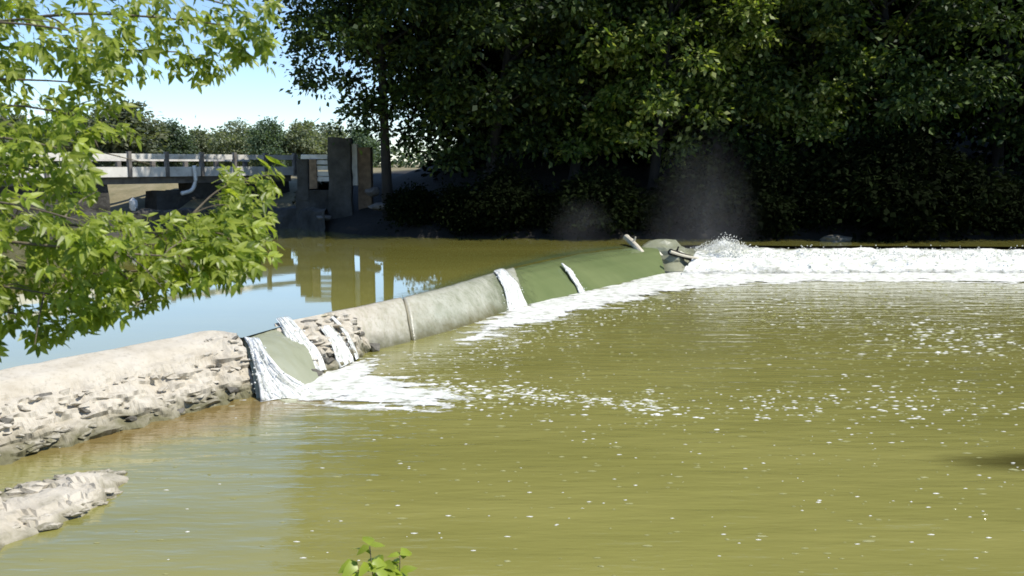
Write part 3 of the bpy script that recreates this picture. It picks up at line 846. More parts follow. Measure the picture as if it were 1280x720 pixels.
cluster(260, 580, 492, 45, 9, 0.02, 0.07, 0.05)
cluster(330, 700, 496, 75, 5, 0.02, 0.06, 0.11)
cluster(160, 640, 500, 110, 16, 0.012, 0.04, 0.05)
cluster(170, 1150, 425, 45, 14, 0.025, 0.075)
cluster(70, 1225, 425, 30, 10, 0.03, 0.08)
cluster(110, 980, 388, 30, 12, 0.025, 0.07)
cluster(260, 1120, 385, 110, 22, 0.02, 0.055)
cluster(130, 960, 508, 50, 12, 0.018, 0.05)
cluster(90, 810, 506, 12, 9, 0.018, 0.05)
cluster(260, 1150, 500, 90, 16, 0.018, 0.05)
cluster(260, 860, 372, 70, 10, 0.02, 0.06, -0.12)
cluster(240, 700, 410, 70, 12, 0.02, 0.05, -0.3)
cluster(240, 560, 450, 70, 14, 0.015, 0.05, -0.25)
for k in range(420): fleck(random.uniform(500, 1300), random.triangular(370, 700, 440), random.uniform(0.008, 0.03))
for k in range(170): fleck(random.uniform(40, 1290), random.uniform(520, 718), random.uniform(0.008, 0.03))
tag(link('foam_and_sparkle_flecks', mb.me('foam_and_sparkle_flecks', M['drop'])), kind='stuff')
for k in range(1500):
    fleck(random.uniform(420, 1300), 345 + random.expovariate(1 / 75.0), random.uniform(0.015, 0.05), False)
tag(link('ripple_glints', mg.me('ripple_glints', M['glint'])), kind='stuff')

# ------------------------------------------------------------ things at the far end of the dam
def log_thing(pts, r, m, label, name='driftwood_log', cat='log', group=None, stub=None):
    base = Vector(pts[0])
    o_mb = MB()
    c = resample(pts, 9)
    o_mb.tube(c, [r * (1 + 0.18 * noise.noise(Vector((k * 1.3, r * 40, 2)))) * (1 - 0.3 * k / 8) for k in range(9)], 9)
    if stub is not None:
        o_mb.tube([Vector(c[stub]), Vector(c[stub]) + Vector((0.1, -0.1, 0.35))], [r * .45, r * .25], 6)
    me = mesh(name, [tuple(Vector(q) - base) for q in o_mb.v], o_mb.f, m, False)
    o = link(name, me); o.location = base
    return tag(o, label, cat, group)
log_thing([P(783, 297, 1.45), P(796, 309, 1.15), P(810, 326, 0.55), P(822, 341, 0.05)], 0.17, M['pale_wood'], 'pale bleached log slanting down over the far end of the dam', stub=3)
log_thing([P(838, 315, 0.95), P(852, 319, 0.75), P(874, 327, 0.5)], 0.16, M['bark'], 'short dark log sticking out of the white water beside a boulder', stub=2)
log_thing([P(838, 314.5, 1.06), P(856, 320, 0.82), P(880, 324, 0.6)], 0.07, M['pale_wood'], 'thin pale branch lying on the short dark log in white water')
def boulder(name, p, s, m, label, cat='boulder', group=None, seed=0, rz=0, nn=3):
    bm = bmesh.new(); bmesh.ops.create_icosphere(bm, subdivisions=nn, radius=1)
    for q in bm.verts:
        d = q.co.copy()
        q.co = d * (1 + 0.3 * noise.fractal(d * 1.1 + Vector((seed, seed * 2, 0)), 1, 2, 4))
        q.co = Vector((q.co.x * s[0], q.co.y * s[1], q.co.z * s[2]))
    me = bpy.data.meshes.new(name); bm.to_mesh(me); bm.free(); me.materials.append(m)
    o = link(name, me); o.location = p; o.rotation_euler = (0, 0, rz)
    return tag(o, label, cat, group)
boulder('boulder', P(830, 322, 0.55), (1.5, 1.0, 0.85), M['algae'], 'wet green grey boulder behind the slanting pale log', seed=3)
bs = [(705, 276, 53.0, 0.55, 'white', 'pale stone on the dark far bank under the trees, above the green water'),
      (731, 271, 53.6, 0.3, 'white', 'small upright pale stone on the dark far bank right of the wider one'),
      (772, 267, 54.0, 0.32, 'white', 'flat pale stone on the dark far bank above the far end of dam')]
for k, (px, py, Y, s, _, lab) in enumerate(bs):
    boulder('bank_stone', PD(px, py, Y), (s, s * .5, s * .28 if k != 1 else s * 1.2), M['stone'], lab, 'stone', 'pale stones on the far bank', seed=k + 11, nn=2)

boulder('bank_stone', PD(1047, 300, 49.2), (0.8, 0.5, 0.3), M['stone_dark'], 'low grey rock at the waterline behind the middle of the white rapid', 'rock', seed=41, nn=2)

# ------------------------------------------------------------ bridge
BR0 = Vector((-15.8, 68.0, 0)); BRD = Vector((-14.2, -18.0, 0)); BL = BRD.length; bd = BRD.normalized()
bz = math.atan2(bd.y, bd.x)
nrm = Vector((-bd.y, bd.x, 0))
if nrm.y > 0: nrm = -nrm
bridge = empty('bridge', (BR0.x, BR0.y, 1.5), 'low pale concrete road bridge with post and rail parapet on the far left bank', 'bridge')
def bpt(d, off, z): return BR0 + bd * d + nrm * off + Vector((0, 0, z))
def bpart(name, m, *boxes):
    mb = MB()
    for (d0, d1, off, th, z0, z1) in boxes:
        mb.box(bpt((d0 + d1) / 2, off, (z0 + z1) / 2), (abs(d1 - d0), th, z1 - z0), bz)
    return link(name, mb.me(name, m), bridge)
LB = 34.0
bpart('deck', M['bridge_grey'], (0, LB, -2.9, 5.8, 4.36, 4.62))
bpart('girder', M['bridge_grey'], (0.3, LB, -0.45, 0.35, 3.95, 4.357))
bpart('girder', M['bridge_grey'], (0.3, LB, -5.3, 0.35, 3.95, 4.357))
bpart('kerb', M['bridge_pale'], (0, LB, 0.06, 0.3, 4.40, 5.02))
bpart('handrail', M['bridge_pale'], (0, LB, 0.09, 0.22, 5.50, 5.84))
bpart('handrail', M['bridge_pale'], (0, LB, -5.7, 0.22, 5.40, 5.74))
k = 0
d = 0.35
while d < LB:
    bpart('railing_post', M['bridge_grey'], (d - 0.1, d + 0.1, 0.22, 0.3, 4.4, 5.98))
    bpart('railing_post', M['bridge_grey'], (d - 0.14, d + 0.14, -5.72, 0.24, 4.62, 5.9))
    d += 2.55
def along(px):      # distance along the bridge whose front face shows at column px
    best = min((abs(640 + F * (BR0 + bd * t).x / (BR0 + bd * t).y - px), t) for t in np.linspace(-4, 34, 800))
    return best[1]
a1, a2, a3 = along(142), along(203), along(95)
def rough_block(name, c, s, rz, m, parent, amp=0.12):
    bm = bmesh.new(); bmesh.ops.create_cube(bm, size=1)
    bmesh.ops.subdivide_edges(bm, edges=bm.edges, cuts=9, use_grid_fill=True)
    mt = Matrix.Translation(c) @ Matrix.Rotation(rz, 4, 'Z')
    for q in bm.verts:
        p = Vector((q.co.x * s[0], q.co.y * s[1], q.co.z * s[2]))
        w = mt @ p
        q.co = w + amp * Vector((noise.noise(w * 1.1), noise.noise(w * 1.1 + Vector((7, 0, 0))), 0.6 * noise.noise(w * 1.1 + Vector((0, 9, 0)))))
    me = bpy.data.meshes.new(name); bm.to_mesh(me); bm.free(); me.materials.append(m)
    return link(name, me, parent)
rough_block('abutment', bpt((a1 + a1 + 9) / 2, -1.2, 2.35), (9, 1.6, 3.7), bz, M['old_stone'], bridge)
a4 = along(247)
rough_block('abutment', bpt((a2 + a4) / 2, -1.2, 1.95), (a2 - a4, 1.6, 3.0), bz, M['old_stone'], bridge)
rough_block('abutment', bpt((a4 + 0.3) / 2, -1.3, 2.3), (a4 - 0.34, 1.6, 3.9), bz, M['old_stone'], bridge)
# white pipe hanging down from the parapet
mb = MB()
px0 = along(241)
q0 = bpt(px0, 0.5, 5.1); q1 = bpt(px0, 0.55, 4.1); q2 = bpt(px0 + 0.35, 0.6, 3.5); q3 = bpt(px0 + 1.1, 0.6, 3.3)
mb.tube(resample([q0, q1, q2, q3], 14), 0.13, 8)
pv = [tuple(Vector(q) - q3) for q in mb.v]
o = link('drain_pipe', mesh('drain_pipe', pv, mb.f, M['white_paint'], True)); o.location = q3
tag(o, 'white bent drain pipe hanging from the bridge parapet', 'pipe')
boulder('bank_stone', bpt(along(153), 1.4, 2.75), (0.26, 0.25, 0.42), M['white_paint'], 'white upright stone at the left side of the opening under the bridge', 'stone', seed=21, nn=2)
boulder('bank_stone', bpt(along(178), 1.4, 2.1), (0.75, 0.4, 0.16), M['stone'], 'flat pale stone at the foot of the opening under the bridge', 'stone', seed=22, nn=2)

# stone retaining wall along the water in front of the bridge
v = []
xs = np.linspace(-33, -11.5, 90)
for x in xs:
    y = shore(x)
    for (o_, z) in ((-0.5, 0.2), (-0.42, 0.8), (-0.36, 1.4), (-0.3, 1.9), (-0.22, 2.3 + 0.3 * fbm(x * .9, 2)), (0.25, 2.45 + 0.3 * fbm(x * .9, 2)), (0.9, 2.2), (1.3, 1.2)):
        w = Vector((x, y + o_, z))
        v.append(w + 0.12 * Vector((noise.noise(w * 2), noise.noise(w * 2.3), noise.noise(w * 1.9))))
wl_ = link('retaining_wall', mesh('retaining_wall', v, gridfaces(90, 8), M['old_stone']))
tag(wl_, 'dark low masonry wall along the water in front of the bridge', 'wall')

# ruined sluice pillars at the right end of the bridge
gate = empty('sluice_ruin', PD(424, 287, 57.6), 'dark concrete sluice pillars with a slatted gate between bridge and trees', 'sluice gate')
def gbox(name, m, px0, px1, py0, py1, Y, th, lab=None, jit=0.02):
    a = PD(px0, py1, Y); b = PD(px1, py0, Y)
    mb = MB(); mb.box(((a.x + b.x) / 2, Y + th / 2, (a.z + b.z) / 2), (b.x - a.x, th, b.z - a.z), 0, jit)
    o = link(name, mb.me(name, m), gate)
    if lab: o['label'] = lab
    return o
pa = PD(412, 297, 57.5); pb = PD(437, 172, 57.5)
pil = rough_block('pillar', Vector(((pa.x + pb.x) / 2, 58.1, (pa.z + pb.z) / 2)), (pb.x - pa.x, 1.2, pb.z - pa.z), 0.04, M['old_stone'], gate, 0.09); pil['label'] = 'broad dark pillar'
gbox('pillar', M['bridge_pale'], 437.5, 446, 180, 232, 58.3, 0.6, 'thin pale pillar')
gbox('pillar', M['brown_wood'], 449, 463, 184, 290, 58.6, 0.9, 'brown pillar')
gbox('beam', M['bridge_pale'], 376, 411, 193, 198.5, 58.6, 0.4)
gbox('post', M['brown_wood'], 387, 395, 199, 236, 58.4, 0.4)
gbox('post', M['old_stone'], 372, 384, 199.2, 250, 58.8, 0.5)
for k, y in enumerate((200.5, 207.5, 214.5, 221.5)):
    gbox('slat', M['bridge_pale'], 396, 411.5, y, y + 5, 58.6, 0.15, jit=0.015)
gbox('sill', M['old_stone'], 371, 411.8, 238, 297, 58.9, 1.0)

# ------------------------------------------------------------ trees
def tree_meshes(name, H, base, rx, ry, nclump, nleaf, size, leafm, seed, lean=(0, 0), crad=0.75, trunk_r=0.35, droop=0.0, skirt=0.0, flat=1.0, shell=0.45, nlimb=34):
    rs = np.random.default_rng(seed)
    st = random.Random(seed)
    cen = []
    while len(cen) < nclump:
        p = rs.uniform(-1, 1, 3)
        r = np.linalg.norm(p)
        if r > 1 or r < shell * rs.random(): continue
        a = math.atan2(p[1], p[0])
        lump = 1 + 0.5 * noise.noise(Vector((math.cos(a) * 1.5, math.sin(a) * 1.5, p[2] * 2.0 + seed)))
        zz = p[2] * 0.5 + 0.5
        w = (0.62 + 0.38 * math.sin(math.pi * min(1, zz * 0.9 + 0.12))) * lump
        hz = base + (H - base) * zz
        x = p[0] * rx * w + lean[0] * hz / H; y = p[1] * ry * w + lean[1] * hz / H
        z = hz - droop * r * r * rs.random()
        cen.append((x, y, z))
    cen = np.array(cen)
    # leaves
    per = rs.integers(int(nleaf / nclump * .5), int(nleaf / nclump * 1.5) + 1, nclump)
    n = int(per.sum())
    ci = np.repeat(np.arange(nclump), per)
    csc = (crad * rs.uniform(0.6, 1.35, nclump))[ci]
    off = rs.normal(0, 1, (n, 3)) * csc[:, None] * np.array([1, 1, 0.6])
    pos = cen[ci] + off
    pos[:, 2] -= 0.12 * (off[:, 0] ** 2 + off[:, 1] ** 2) / np.maximum(csc, .1)
    ax = off / (np.linalg.norm(off, axis=1, keepdims=True) + 1e-6) + rs.normal(0, 0.55, (n, 3)); ax[:, 2] -= 0.35
    ax /= np.linalg.norm(ax, axis=1, keepdims=True)
    nr = rs.normal(0, 0.75, (n, 3)); nr[:, 2] += 0.8
    sd_ = np.cross(ax, nr); sd_ /= np.linalg.norm(sd_, axis=1, keepdims=True) + 1e-6
    up = np.cross(sd_, ax)
    L_ = size * rs.uniform(0.6, 1.3, n)[:, None]; W = L_ * rs.uniform(0.24, 0.36, n)[:, None]
    V = np.empty((n, 4, 3))
    V[:, 0] = pos; V[:, 1] = pos + ax * L_ * 0.45 + sd_ * W + up * L_ * 0.08; V[:, 2] = pos + ax * L_; V[:, 3] = pos + ax * L_ * 0.45 - sd_ * W + up * L_ * 0.08
    me = bpy.data.meshes.new(name + '_crown')
    me.vertices.add(n * 4); me.vertices.foreach_set('co', V.reshape(-1))
    me.loops.add(n * 4); me.loops.foreach_set('vertex_index', np.arange(n * 4))
    me.polygons.add(n); me.polygons.foreach_set('loop_start', np.arange(0, n * 4, 4)); me.polygons.foreach_set('loop_total', np.full(n, 4))
    me.materials.append(leafm); me.update(calc_edges=True); me.validate()
    # trunk and limbs
    mb = MB()
    tp = []
    hh = base + (H - base) * 0.75
    for k in range(9):
        t = k / 8
        tp.append(Vector((lean[0] * t * hh / H + 0.5 * trunk_r * math.sin(t * 5 + seed), lean[1] * t * hh / H + 0.5 * trunk_r * math.cos(t * 4 + seed), t * hh - 0.4)))
    mb.tube(tp, [trunk_r * (1.35 if k == 0 else 1) * (1 - 0.8 * k / 8) for k in range(9)], 9)
    for j in st.sample(range(nclump), min(nlimb, nclump)):
        c = Vector(cen[j])
        h = max(base * 0.55, min(c.z - 0.35 * math.hypot(c.x, c.y), hh * .95))
        t = (h + .4) / hh
        i = min(7, max(0, int(t * 8))); fr = min(1, max(0, t * 8 - i))
        s = tp[i].lerp(tp[i + 1], fr)
        mid = s.lerp(c, 0.5) + Vector((0, 0, 0.12 * (c - s).length))
        r0 = trunk_r * 0.42 * (1 - 0.6 * t)
        mb.tube(resample([s, mid, c], 6), [r0, r0 * .8, r0 * .62, r0 * .46, r0 * .3, r0 * .12], 6, False)
    return me, mb.me(name + '_trunk', M['bark'], True)

def tree(name, crown, trunk, loc, rz, sc, label, cat='tree', group=None):
    o = empty(name, loc, label, cat, group, rz)
    o.scale = sc
    for nm, me in (('trunk', trunk), ('crown', crown)):
        c = bpy.data.objects.new(nm, me); COL.objects.link(c); c.parent = o
    return o

def gz(x, y):
    o = y - shore(x)
    offs = [-3, -0.6, 0.0, 0.5, 1.2, 2.5, 4, 6, 8, 11, 15, 20, 28, 40, 60, 90]
    zs = [-1.2, 0.4, 0.95, 1.45, 1.7, 2.0, 2.3, 2.7, 3.1, 3.7, 4.1, 4.25, 4.3, 4.35, 4.4, 4.4]
    wood = min(1, max(0, (x + 9) / 8))
    return float(np.interp(o, offs, zs)) + wood * max(0, min(o, 60) - 2) * 0.14

TM = {}
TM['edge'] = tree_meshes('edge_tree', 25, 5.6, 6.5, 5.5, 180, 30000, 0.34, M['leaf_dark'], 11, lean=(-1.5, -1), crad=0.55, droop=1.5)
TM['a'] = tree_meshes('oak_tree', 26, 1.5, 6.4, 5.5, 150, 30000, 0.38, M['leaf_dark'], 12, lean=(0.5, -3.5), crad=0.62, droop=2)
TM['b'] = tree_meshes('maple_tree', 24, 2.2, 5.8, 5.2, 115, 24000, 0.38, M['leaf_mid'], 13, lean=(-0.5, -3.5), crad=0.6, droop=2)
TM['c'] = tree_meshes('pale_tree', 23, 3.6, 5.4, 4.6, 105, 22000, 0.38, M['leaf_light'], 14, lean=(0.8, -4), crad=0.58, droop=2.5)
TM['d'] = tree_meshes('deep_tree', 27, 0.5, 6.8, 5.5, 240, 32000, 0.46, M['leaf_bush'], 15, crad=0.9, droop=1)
FG = 'tall leafy trees along the far bank'
front = [('edge', -7.2, 55.5, 0.0, 1.0, 'dark leafy tree at the wood edge leaning against the sky beside the sluice pillars'),
         ('a', -1.5, 54.5, 1.0, 1.0, 'dark tall tree above the smooth olive water, second from the sky'),
         ('b', 3.6, 55.2, 2.2, 1.0, 'mid green tall tree with sunlit middle branches above the far green dam section'),
         ('c', 8.0, 54.8, 0.3, 0.95, 'pale yellow green tree top right of the middle of the wood'),
         ('a', 12.5, 55.2, 3.6, 0.95, 'dark tall tree above the slanting pale log and the spray'),
         ('c', 17.0, 54.0, 2.6, 0.92, 'sunlit pale leaved tree hanging low above the white rapid'),
         ('a', 22.6, 55.4, 5.2, 1.0, 'dark tree at right whose lower side lies in black shade'),
         ('a', 29.0, 55.4, 2.4, 1.05, 'tall dark tree cut by the right edge of the picture')]
for (k, x, y, rz, s, lab) in front:
    tree('forest_tree', *TM[k], (x, y, gz(x, y) - 0.1), rz, (s, s, s), lab, 'tree', FG)
BK = 'shaded trees deeper in the wood'
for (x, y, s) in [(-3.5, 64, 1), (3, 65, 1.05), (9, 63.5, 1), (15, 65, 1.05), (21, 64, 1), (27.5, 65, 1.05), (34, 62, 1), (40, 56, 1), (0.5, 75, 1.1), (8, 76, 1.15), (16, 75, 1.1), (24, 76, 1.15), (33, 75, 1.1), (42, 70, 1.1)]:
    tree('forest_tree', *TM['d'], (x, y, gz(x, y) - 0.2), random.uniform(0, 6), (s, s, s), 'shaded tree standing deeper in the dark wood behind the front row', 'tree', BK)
# bushes along the shaded bank
BM_ = [tree_meshes('bush%d' % k, 3.4, 0.2, 2.4, 1.8, 60, 6500, 0.26, M['leaf_bush'], 30 + k, crad=0.42, trunk_r=0.08, nlimb=14) for k in range(3)]
BLAB = ['low dark bush on the shore at the foot of the leaning edge tree', 'dark bush on the shore right of the foot of the edge tree', 'dark bush on the shore above the damp grey green dam section',
        'dark bush on the shore above where green water begins to slide', 'dark shore bush above the lone thin white jet', 'dark shore bush behind the wide pale bank stone', 'dark shore bush behind the flat pale bank stone',
        'dark shore bush behind the slanting pale log', 'dark shore bush behind the leaping spray', 'dark shore bush just right of the leaping spray', 'dark shore bush behind the left half of the white rapid',
        'dark shore bush behind the middle of the white rapid', 'dark shore bush behind the right half of the white rapid', 'dark shore bush at the far right end of the white rapid', 'dark shore bush cut by the right picture edge', 'dark shore bush beyond the right edge']
BG = 'dark bushes under the trees along the far bank'
k = 0
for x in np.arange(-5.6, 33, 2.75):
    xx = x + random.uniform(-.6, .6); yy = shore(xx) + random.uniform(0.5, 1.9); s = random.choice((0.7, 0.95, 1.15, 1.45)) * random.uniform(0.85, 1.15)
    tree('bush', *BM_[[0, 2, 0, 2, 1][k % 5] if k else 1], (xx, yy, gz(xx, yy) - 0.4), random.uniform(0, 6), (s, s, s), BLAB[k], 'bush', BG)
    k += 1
# weeds on the wall by the bridge
tree('bush', *BM_[1], (-12.9, 61.3, 2.3), 0.4, (0.55, 0.55, 0.55), 'small bush growing between the sluice gate and the bridge end', 'bush')
for (px, py, Y, sx, sz, lab) in ((478, 258, 55.5, .9, .25, 'long grey rock on the bank right of the brown sluice pillar'), (466, 240, 57.5, .5, .3, 'grey rock higher up the bank just beside the brown sluice pillar'), (500, 262, 54.6, .6, .22, 'small grey rock on the dark bank farther right of the sluice'), (405, 272, 57.0, .5, .2, 'flat grey rock on the dark wall left of the broad pillar')):
    boulder('bank_rock', PD(px, py, Y), (sx, .5, sz), M['bridge_grey'], lab, 'rock', 'grey rocks around the sluice', seed=px, nn=2)

# distant trees beyond the bridge
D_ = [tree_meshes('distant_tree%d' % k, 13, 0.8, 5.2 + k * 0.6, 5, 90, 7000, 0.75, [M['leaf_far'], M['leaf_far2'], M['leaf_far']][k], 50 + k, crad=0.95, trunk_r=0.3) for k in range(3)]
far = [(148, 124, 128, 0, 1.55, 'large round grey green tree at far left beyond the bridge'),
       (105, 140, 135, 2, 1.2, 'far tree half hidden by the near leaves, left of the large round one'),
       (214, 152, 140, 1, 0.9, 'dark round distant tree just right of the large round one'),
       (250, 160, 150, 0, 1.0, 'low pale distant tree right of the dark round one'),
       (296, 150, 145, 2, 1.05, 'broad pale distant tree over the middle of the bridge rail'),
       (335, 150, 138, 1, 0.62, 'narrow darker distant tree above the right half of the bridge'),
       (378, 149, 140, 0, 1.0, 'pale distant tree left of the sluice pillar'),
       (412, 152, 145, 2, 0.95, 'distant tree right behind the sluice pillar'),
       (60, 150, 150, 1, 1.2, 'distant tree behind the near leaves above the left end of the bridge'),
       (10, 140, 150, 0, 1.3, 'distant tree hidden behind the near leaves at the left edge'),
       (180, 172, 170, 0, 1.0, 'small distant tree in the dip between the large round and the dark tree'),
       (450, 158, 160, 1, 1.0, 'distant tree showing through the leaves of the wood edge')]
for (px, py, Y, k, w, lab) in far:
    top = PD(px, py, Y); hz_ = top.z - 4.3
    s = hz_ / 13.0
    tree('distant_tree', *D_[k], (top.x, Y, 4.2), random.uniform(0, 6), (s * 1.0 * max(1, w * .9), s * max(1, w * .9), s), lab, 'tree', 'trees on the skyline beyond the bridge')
# a hedge-like far wood closing the horizon
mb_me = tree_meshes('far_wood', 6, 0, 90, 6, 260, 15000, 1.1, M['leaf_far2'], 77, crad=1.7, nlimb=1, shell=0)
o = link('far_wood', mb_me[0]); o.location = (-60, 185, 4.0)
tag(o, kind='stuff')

# ------------------------------------------------------------ the near tree on the left
def leaflet(L_, W, bend):
    pts = [(0, 0, 0), (0.3 * L_, W * .5, 0.06 * L_), (0.68 * L_, W * .36, 0.02 * L_ - bend * .4), (L_, 0, -bend), (0.68 * L_, -W * .36, 0.02 * L_ - bend * .4), (0.3 * L_, -W * .5, 0.06 * L_), (0.33 * L_, 0, -0.0), (0.7 * L_, 0, -0.02 * L_ - bend * .4)]
    return [Vector(p) for p in pts], [(0, 1, 6), (1, 2, 7, 6), (2, 3, 7), (0, 6, 5), (6, 7, 4, 5), (7, 3, 4)]
def compound_leaf(seed, n=5, L_=0.11):
    st = random.Random(seed)
    V = []; Fc = []
    def add(v, f):
        k = len(V); V.extend(v); Fc.extend(tuple(i + k for i in q) for q in f)
    stem = 0.045 + 0.028 * (n // 2)
    add([Vector((0, .002, 0)), Vector((0, -.002, 0)), Vector((stem, -.0015, 0.004)), Vector((stem, .0015, 0.004))], [(0, 1, 2, 3)])
    for k in range(n):
        if k == n - 1: x, a = stem, 0.0
        else: x, a = stem - 0.028 * (k // 2) - 0.004, (1 if k % 2 else -1) * st.uniform(0.75, 1.15)
        l = L_ * st.uniform(.8, 1.15); v, f = leaflet(l, l * st.uniform(.34, .46), l * st.uniform(0.05, 0.3))
        m = Matrix.Translation((x, 0, 0.003)) @ Euler((st.uniform(-.5, .5), st.uniform(-.1, .45), a)).to_matrix().to_4x4()
        add([m @ p for p in v], f)
    return V, Fc
near = empty('box_elder_tree', (-5.6, 5.2, 2.6), 'bright green leafy tree leaning in from the left in the foreground', 'tree')
CL = [compound_leaf(k, [3, 5, 5, 3, 5, 7][k], [0.08, 0.068, 0.075, 0.082, 0.066, 0.062][k]) for k in range(6)]
CLM = [mesh('leaf', v, f, M['leaf_near'], False) for v, f in CL]
limb = MB()
root = Vector((-5.6, 5.2, 2.4))
trunk_pts = [root, Vector((-5.5, 5.25, 4.2)), Vector((-5.2, 5.4, 6.2)), Vector((-4.8, 5.6, 8.5))]
tmb = MB(); tmb.tube(resample(trunk_pts, 14), [0.16 - 0.008 * k for k in range(14)], 10)
link('trunk', tmb.me('near_trunk', M['twig'], True), near)
# branches: (control points as picture column, row, depth), leaf count
branches = [
    # top canopy
    ([(-260, 60, 6.2), (-80, 40, 6.1), (80, 18, 6.0), (200, 22, 6.0), (300, 34, 6.0)], 62, 34),
    ([(-260, -20, 6.0), (-60, -30, 6.0), (100, -25, 5.9), (240, -5, 5.9), (318, 16, 5.9)], 60, 30),
    ([(-240, 90, 6.4), (-60, 62, 6.4), (60, 60, 6.3), (150, 62, 6.3), (246, 66, 6.3)], 50, 28),
    ([(-240, 40, 5.6), (-80, 28, 5.6), (30, 30, 5.6), (120, 44, 5.6)], 50, 40),
    ([(-200, 120, 6.0), (-60, 100, 6.0), (40, 100, 6.0), (110, 104, 6.1)], 34, 24),
    # middle
    ([(-260, 170, 5.6), (-100, 140, 5.6), (20, 132, 5.6), (118, 150, 5.6)], 62, 34),
    ([(-260, 200, 5.3), (-120, 178, 5.3), (0, 172, 5.3), (95, 190, 5.3)], 58, 34),
    ([(-260, 230, 5.8), (-120, 212, 5.8), (0, 206, 5.8), (88, 222, 5.8)], 46, 26),
    # lower, reaching right
    ([(-260, 260, 5.4), (-80, 262, 5.4), (80, 280, 5.4), (200, 292, 5.5), (284, 288, 5.5)], 84, 34),
    ([(-260, 300, 5.1), (-80, 296, 5.1), (70, 308, 5.1), (170, 318, 5.2), (275, 322, 5.3)], 92, 34),
    ([(-220, 330, 5.6), (-60, 326, 5.6), (60, 338, 5.6), (160, 340, 5.6), (270, 314, 5.6)], 84, 32),
    ([(-220, 360, 5.2), (-60, 352, 5.2), (30, 362, 5.2), (110, 378, 5.2)], 62, 30),
    ([(-220, 250, 5.0), (-80, 246, 5.0), (20, 256, 5.0), (120, 282, 5.0)], 62, 32),
    ([(-220, 390, 5.5), (-60, 384, 5.5), (20, 392, 5.5), (84, 408, 5.5)], 36, 24),
    ([(190, 300, 5.7), (240, 268, 5.8), (276, 256, 5.85), (306, 264, 5.9)], 44, 20),
    ([(240, 268, 5.9), (270, 240, 6.0), (300, 226, 6.1), (338, 218, 6.2)], 24, 9),
    ([(150, 340, 5.4), (178, 366, 5.4), (190, 386, 5.4)], 12, 9),
]
def inview(m):
    p = m.translation; v = p - Vector((0, 0, CAMZ))
    c, s = math.cos(PITCH), math.sin(PITCH)
    dp = v.y * c - v.z * s
    return 640 + F * v.x / dp, 360 - F * (v.y * s + v.z * c) / dp, dp
allleaf = []
for bi, (cp, n, spread) in enumerate(branches):
    pts = [PD(*q) for q in cp]
    if cp[0][0] < -150:
        t0 = min(trunk_pts, key=lambda q: abs(q.z - pts[0].z + 0.6))
        tt = resample(trunk_pts, 40); zt = pts[0].z - 0.7
        t0 = Vector(tt[int(np.argmin(abs(tt[:, 2] - max(2.8, zt))))])
        pts = [t0] + pts
    c = resample(pts, 40)
    mb = MB(); mb.tube(c[::2], [(0.022 if cp[0][0] < -150 else 0.006) * (1 - 0.88 * k / 19) + 0.002 for k in range(20)], 6)
    link('branch', mb.me('branch', M['twig'], True), near)
    a0 = 0 if cp[0][0] >= -150 else 10
    for k in range(int(n * (3.0 if bi < 5 else 3.4))):
        i = random.randint(a0, 39) if random.random() < .85 else 39
        p = Vector(c[i]); Y = p.y
        sp = spread * (1.15 - 0.5 * (i / 39)) / F * Y
        off = Vector((random.gauss(0, .6), random.gauss(0, .9), random.gauss(-.15, .62))) * sp
        d = Vector(c[min(i + 1, 39)]) - Vector(c[max(0, i - 1)]); d.normalize()
        ax = (d * 0.9 + off.normalized() * 0.8 + Vector((random.gauss(0, .35), random.gauss(0, .35), -0.45 + random.gauss(0, .3)))).normalized()
        nr = Vector((random.gauss(0.55, .45), random.gauss(-0.5, .45), 0.9))
        sd2 = nr.cross(ax).normalized(); n2 = ax.cross(sd2)
        m = Matrix((ax, sd2, n2)).transposed().to_4x4()
        m.translation = p + off
        mm = m.copy(); mm.translation = m @ Vector((0.09, 0, 0))
        qx, qy, _d = inview(mm)
        if 112 < qx < 272 and 172 < qy < 268: continue
        if qx > 345 or qy > 436 - max(0, qx - 40) * 0.36: continue
        allleaf.append((m @ Matrix.Scale(random.uniform(.85, 1.3), 4), random.randrange(6)))
    # side twigs
    for k in range(max(3, n // 9)):
        i = random.randint(max(a0, 8), 38); p = Vector(c[i])
        q = p + Vector((random.gauss(.12, .12), random.gauss(0, .2), random.gauss(-.03, .13))) * (spread / 28)
        limb.tube([p, p.lerp(q, .5) + Vector((0, 0, .02)), q], [0.006, 0.004, 0.002], 4, False)
link('twigs', limb.me('near_twigs', M['twig']), near)['kind'] = 'stuff'
seen = []
for it in allleaf:
    x, y, dp = inview(it[0]); ok = -15 < x < 1290 and -15 < y < 735
    seen.append((0 if ok else 1, dp / it[0].to_scale().x, it))
seen.sort(key=lambda q: (q[0], q[1]))
for k, (_, _, (m, ki)) in enumerate(seen[:300]):
    o = bpy.data.objects.new('leaf', CLM[ki]); COL.objects.link(o); o.parent = near
    o.matrix_local = Matrix.Translation(-Vector(near.location)) @ m
rest = MB()
for (_, _, (m, ki)) in seen[300:]:
    rest.add([m @ p for p in CL[ki][0]], CL[ki][1])
link('foliage', rest.me('foliage', M['leaf_near']), near)['kind'] = 'stuff'

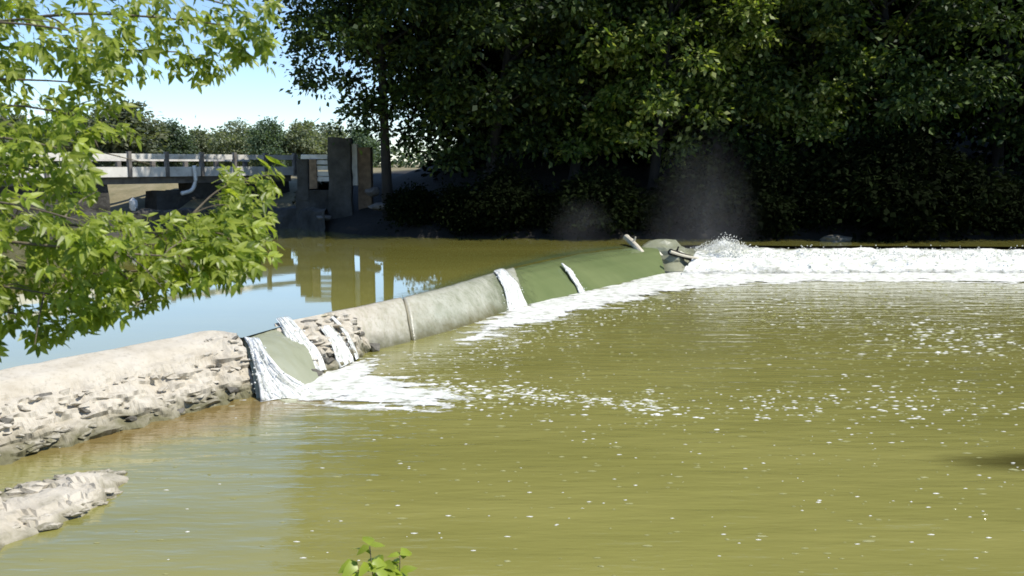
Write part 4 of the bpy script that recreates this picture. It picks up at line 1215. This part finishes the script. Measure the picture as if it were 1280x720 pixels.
# ------------------------------------------------------------ sprig at the bottom edge
shr = empty('shrub', (PD(478, 720, 6.3).x, 6.3, 1.2), 'yellow green leafy sprig poking up at the bottom edge of the picture', 'shrub')
SL = []
for k in range(4):
    V, Fc = leaflet(0.15, 0.085, 0.03 + 0.015 * k)
    SL.append(mesh('shrub_leaf', V, Fc, M['leaf_shrub'], True))
for (px, py, n) in ((462, 682, 26), (500, 694, 22), (480, 702, 22), (446, 702, 16), (470, 716, 18)):
    tip = PD(px, py, 6.3 + random.uniform(-.15, .15))
    base = Vector((shr.location.x + (tip.x - shr.location.x) * .3, 6.3, 1.2))
    c = resample([base, base.lerp(tip, .5) + Vector((.02, 0, .0)), tip], 20)
    mb = MB(); mb.tube(c, [0.009 - 0.0003 * k for k in range(20)], 6); link('stem', mb.me('stem', M['twig'], True), shr)
    for k in range(n):
        i = random.randint(13, 19); p = Vector(c[i])
        a = k * 2.4 + random.uniform(-.3, .3)
        ax = Vector((math.cos(a), math.sin(a), random.uniform(-.4, .6))).normalized()
        nr = Vector((random.gauss(0.3, .3), random.gauss(-.6, .3), 0.9)); s2 = nr.cross(ax).normalized(); n2 = ax.cross(s2)
        m = Matrix((ax, s2, n2)).transposed().to_4x4(); m.translation = p
        o = bpy.data.objects.new('leaf', random.choice(SL)); COL.objects.link(o); o.parent = shr
        o.matrix_local = Matrix.Translation(-Vector(shr.location)) @ m @ Matrix.Scale(random.uniform(.6, 1.15), 4)

# ------------------------------------------------------------ haze volumes added for lens flare, shaped like drifting spray
def haze_puff(c, rad, dens, name='flare_haze'):
    m = bpy.data.materials.new(name); m.use_nodes = True
    N = m.node_tree.nodes; L = m.node_tree.links
    N.remove(N['Principled BSDF'])
    v = N.new('ShaderNodeVolumePrincipled'); v.inputs['Color'].default_value = (0.95, 0.96, 0.97, 1)
    tc = N.new('ShaderNodeTexCoord'); ln = N.new('ShaderNodeVectorMath'); ln.operation = 'LENGTH'
    L.new(tc.outputs['Object'], ln.inputs[0])
    mr = N.new('ShaderNodeMapRange'); mr.interpolation_type = 'SMOOTHSTEP'
    mr.inputs['From Min'].default_value = 0.98; mr.inputs['From Max'].default_value = 0.0; mr.inputs['To Max'].default_value = dens
    L.new(ln.outputs['Value'], mr.inputs[0])
    t = nz(N, L, 1.6, 3, 0.6)
    r2 = N.new('ShaderNodeMapRange'); r2.inputs['From Min'].default_value = 0.35; r2.inputs['From Max'].default_value = 0.65; r2.inputs['To Min'].default_value = 0.15; r2.inputs['To Max'].default_value = 1.3
    L.new(t.outputs['Fac'], r2.inputs[0])
    mu = N.new('ShaderNodeMath'); mu.operation = 'MULTIPLY'; L.new(mr.outputs[0], mu.inputs[0]); L.new(r2.outputs[0], mu.inputs[1])
    L.new(mu.outputs[0], v.inputs['Density'])
    L.new(v.outputs[0], N['Material Output'].inputs['Volume'])
    bm = bmesh.new(); bmesh.ops.create_icosphere(bm, subdivisions=3, radius=1)
    me = bpy.data.meshes.new(name); bm.to_mesh(me); bm.free(); me.materials.append(m)
    o = link(name, me); o.location = c; o.scale = rad
    return tag(o, kind='stuff')
haze_puff((9.4, 46, 1.3), (3.6, 2.2, 7.0), 0.045)
haze_puff((3.6, 48.4, 2.0), (2.2, 1.2, 2.0), 0.045)
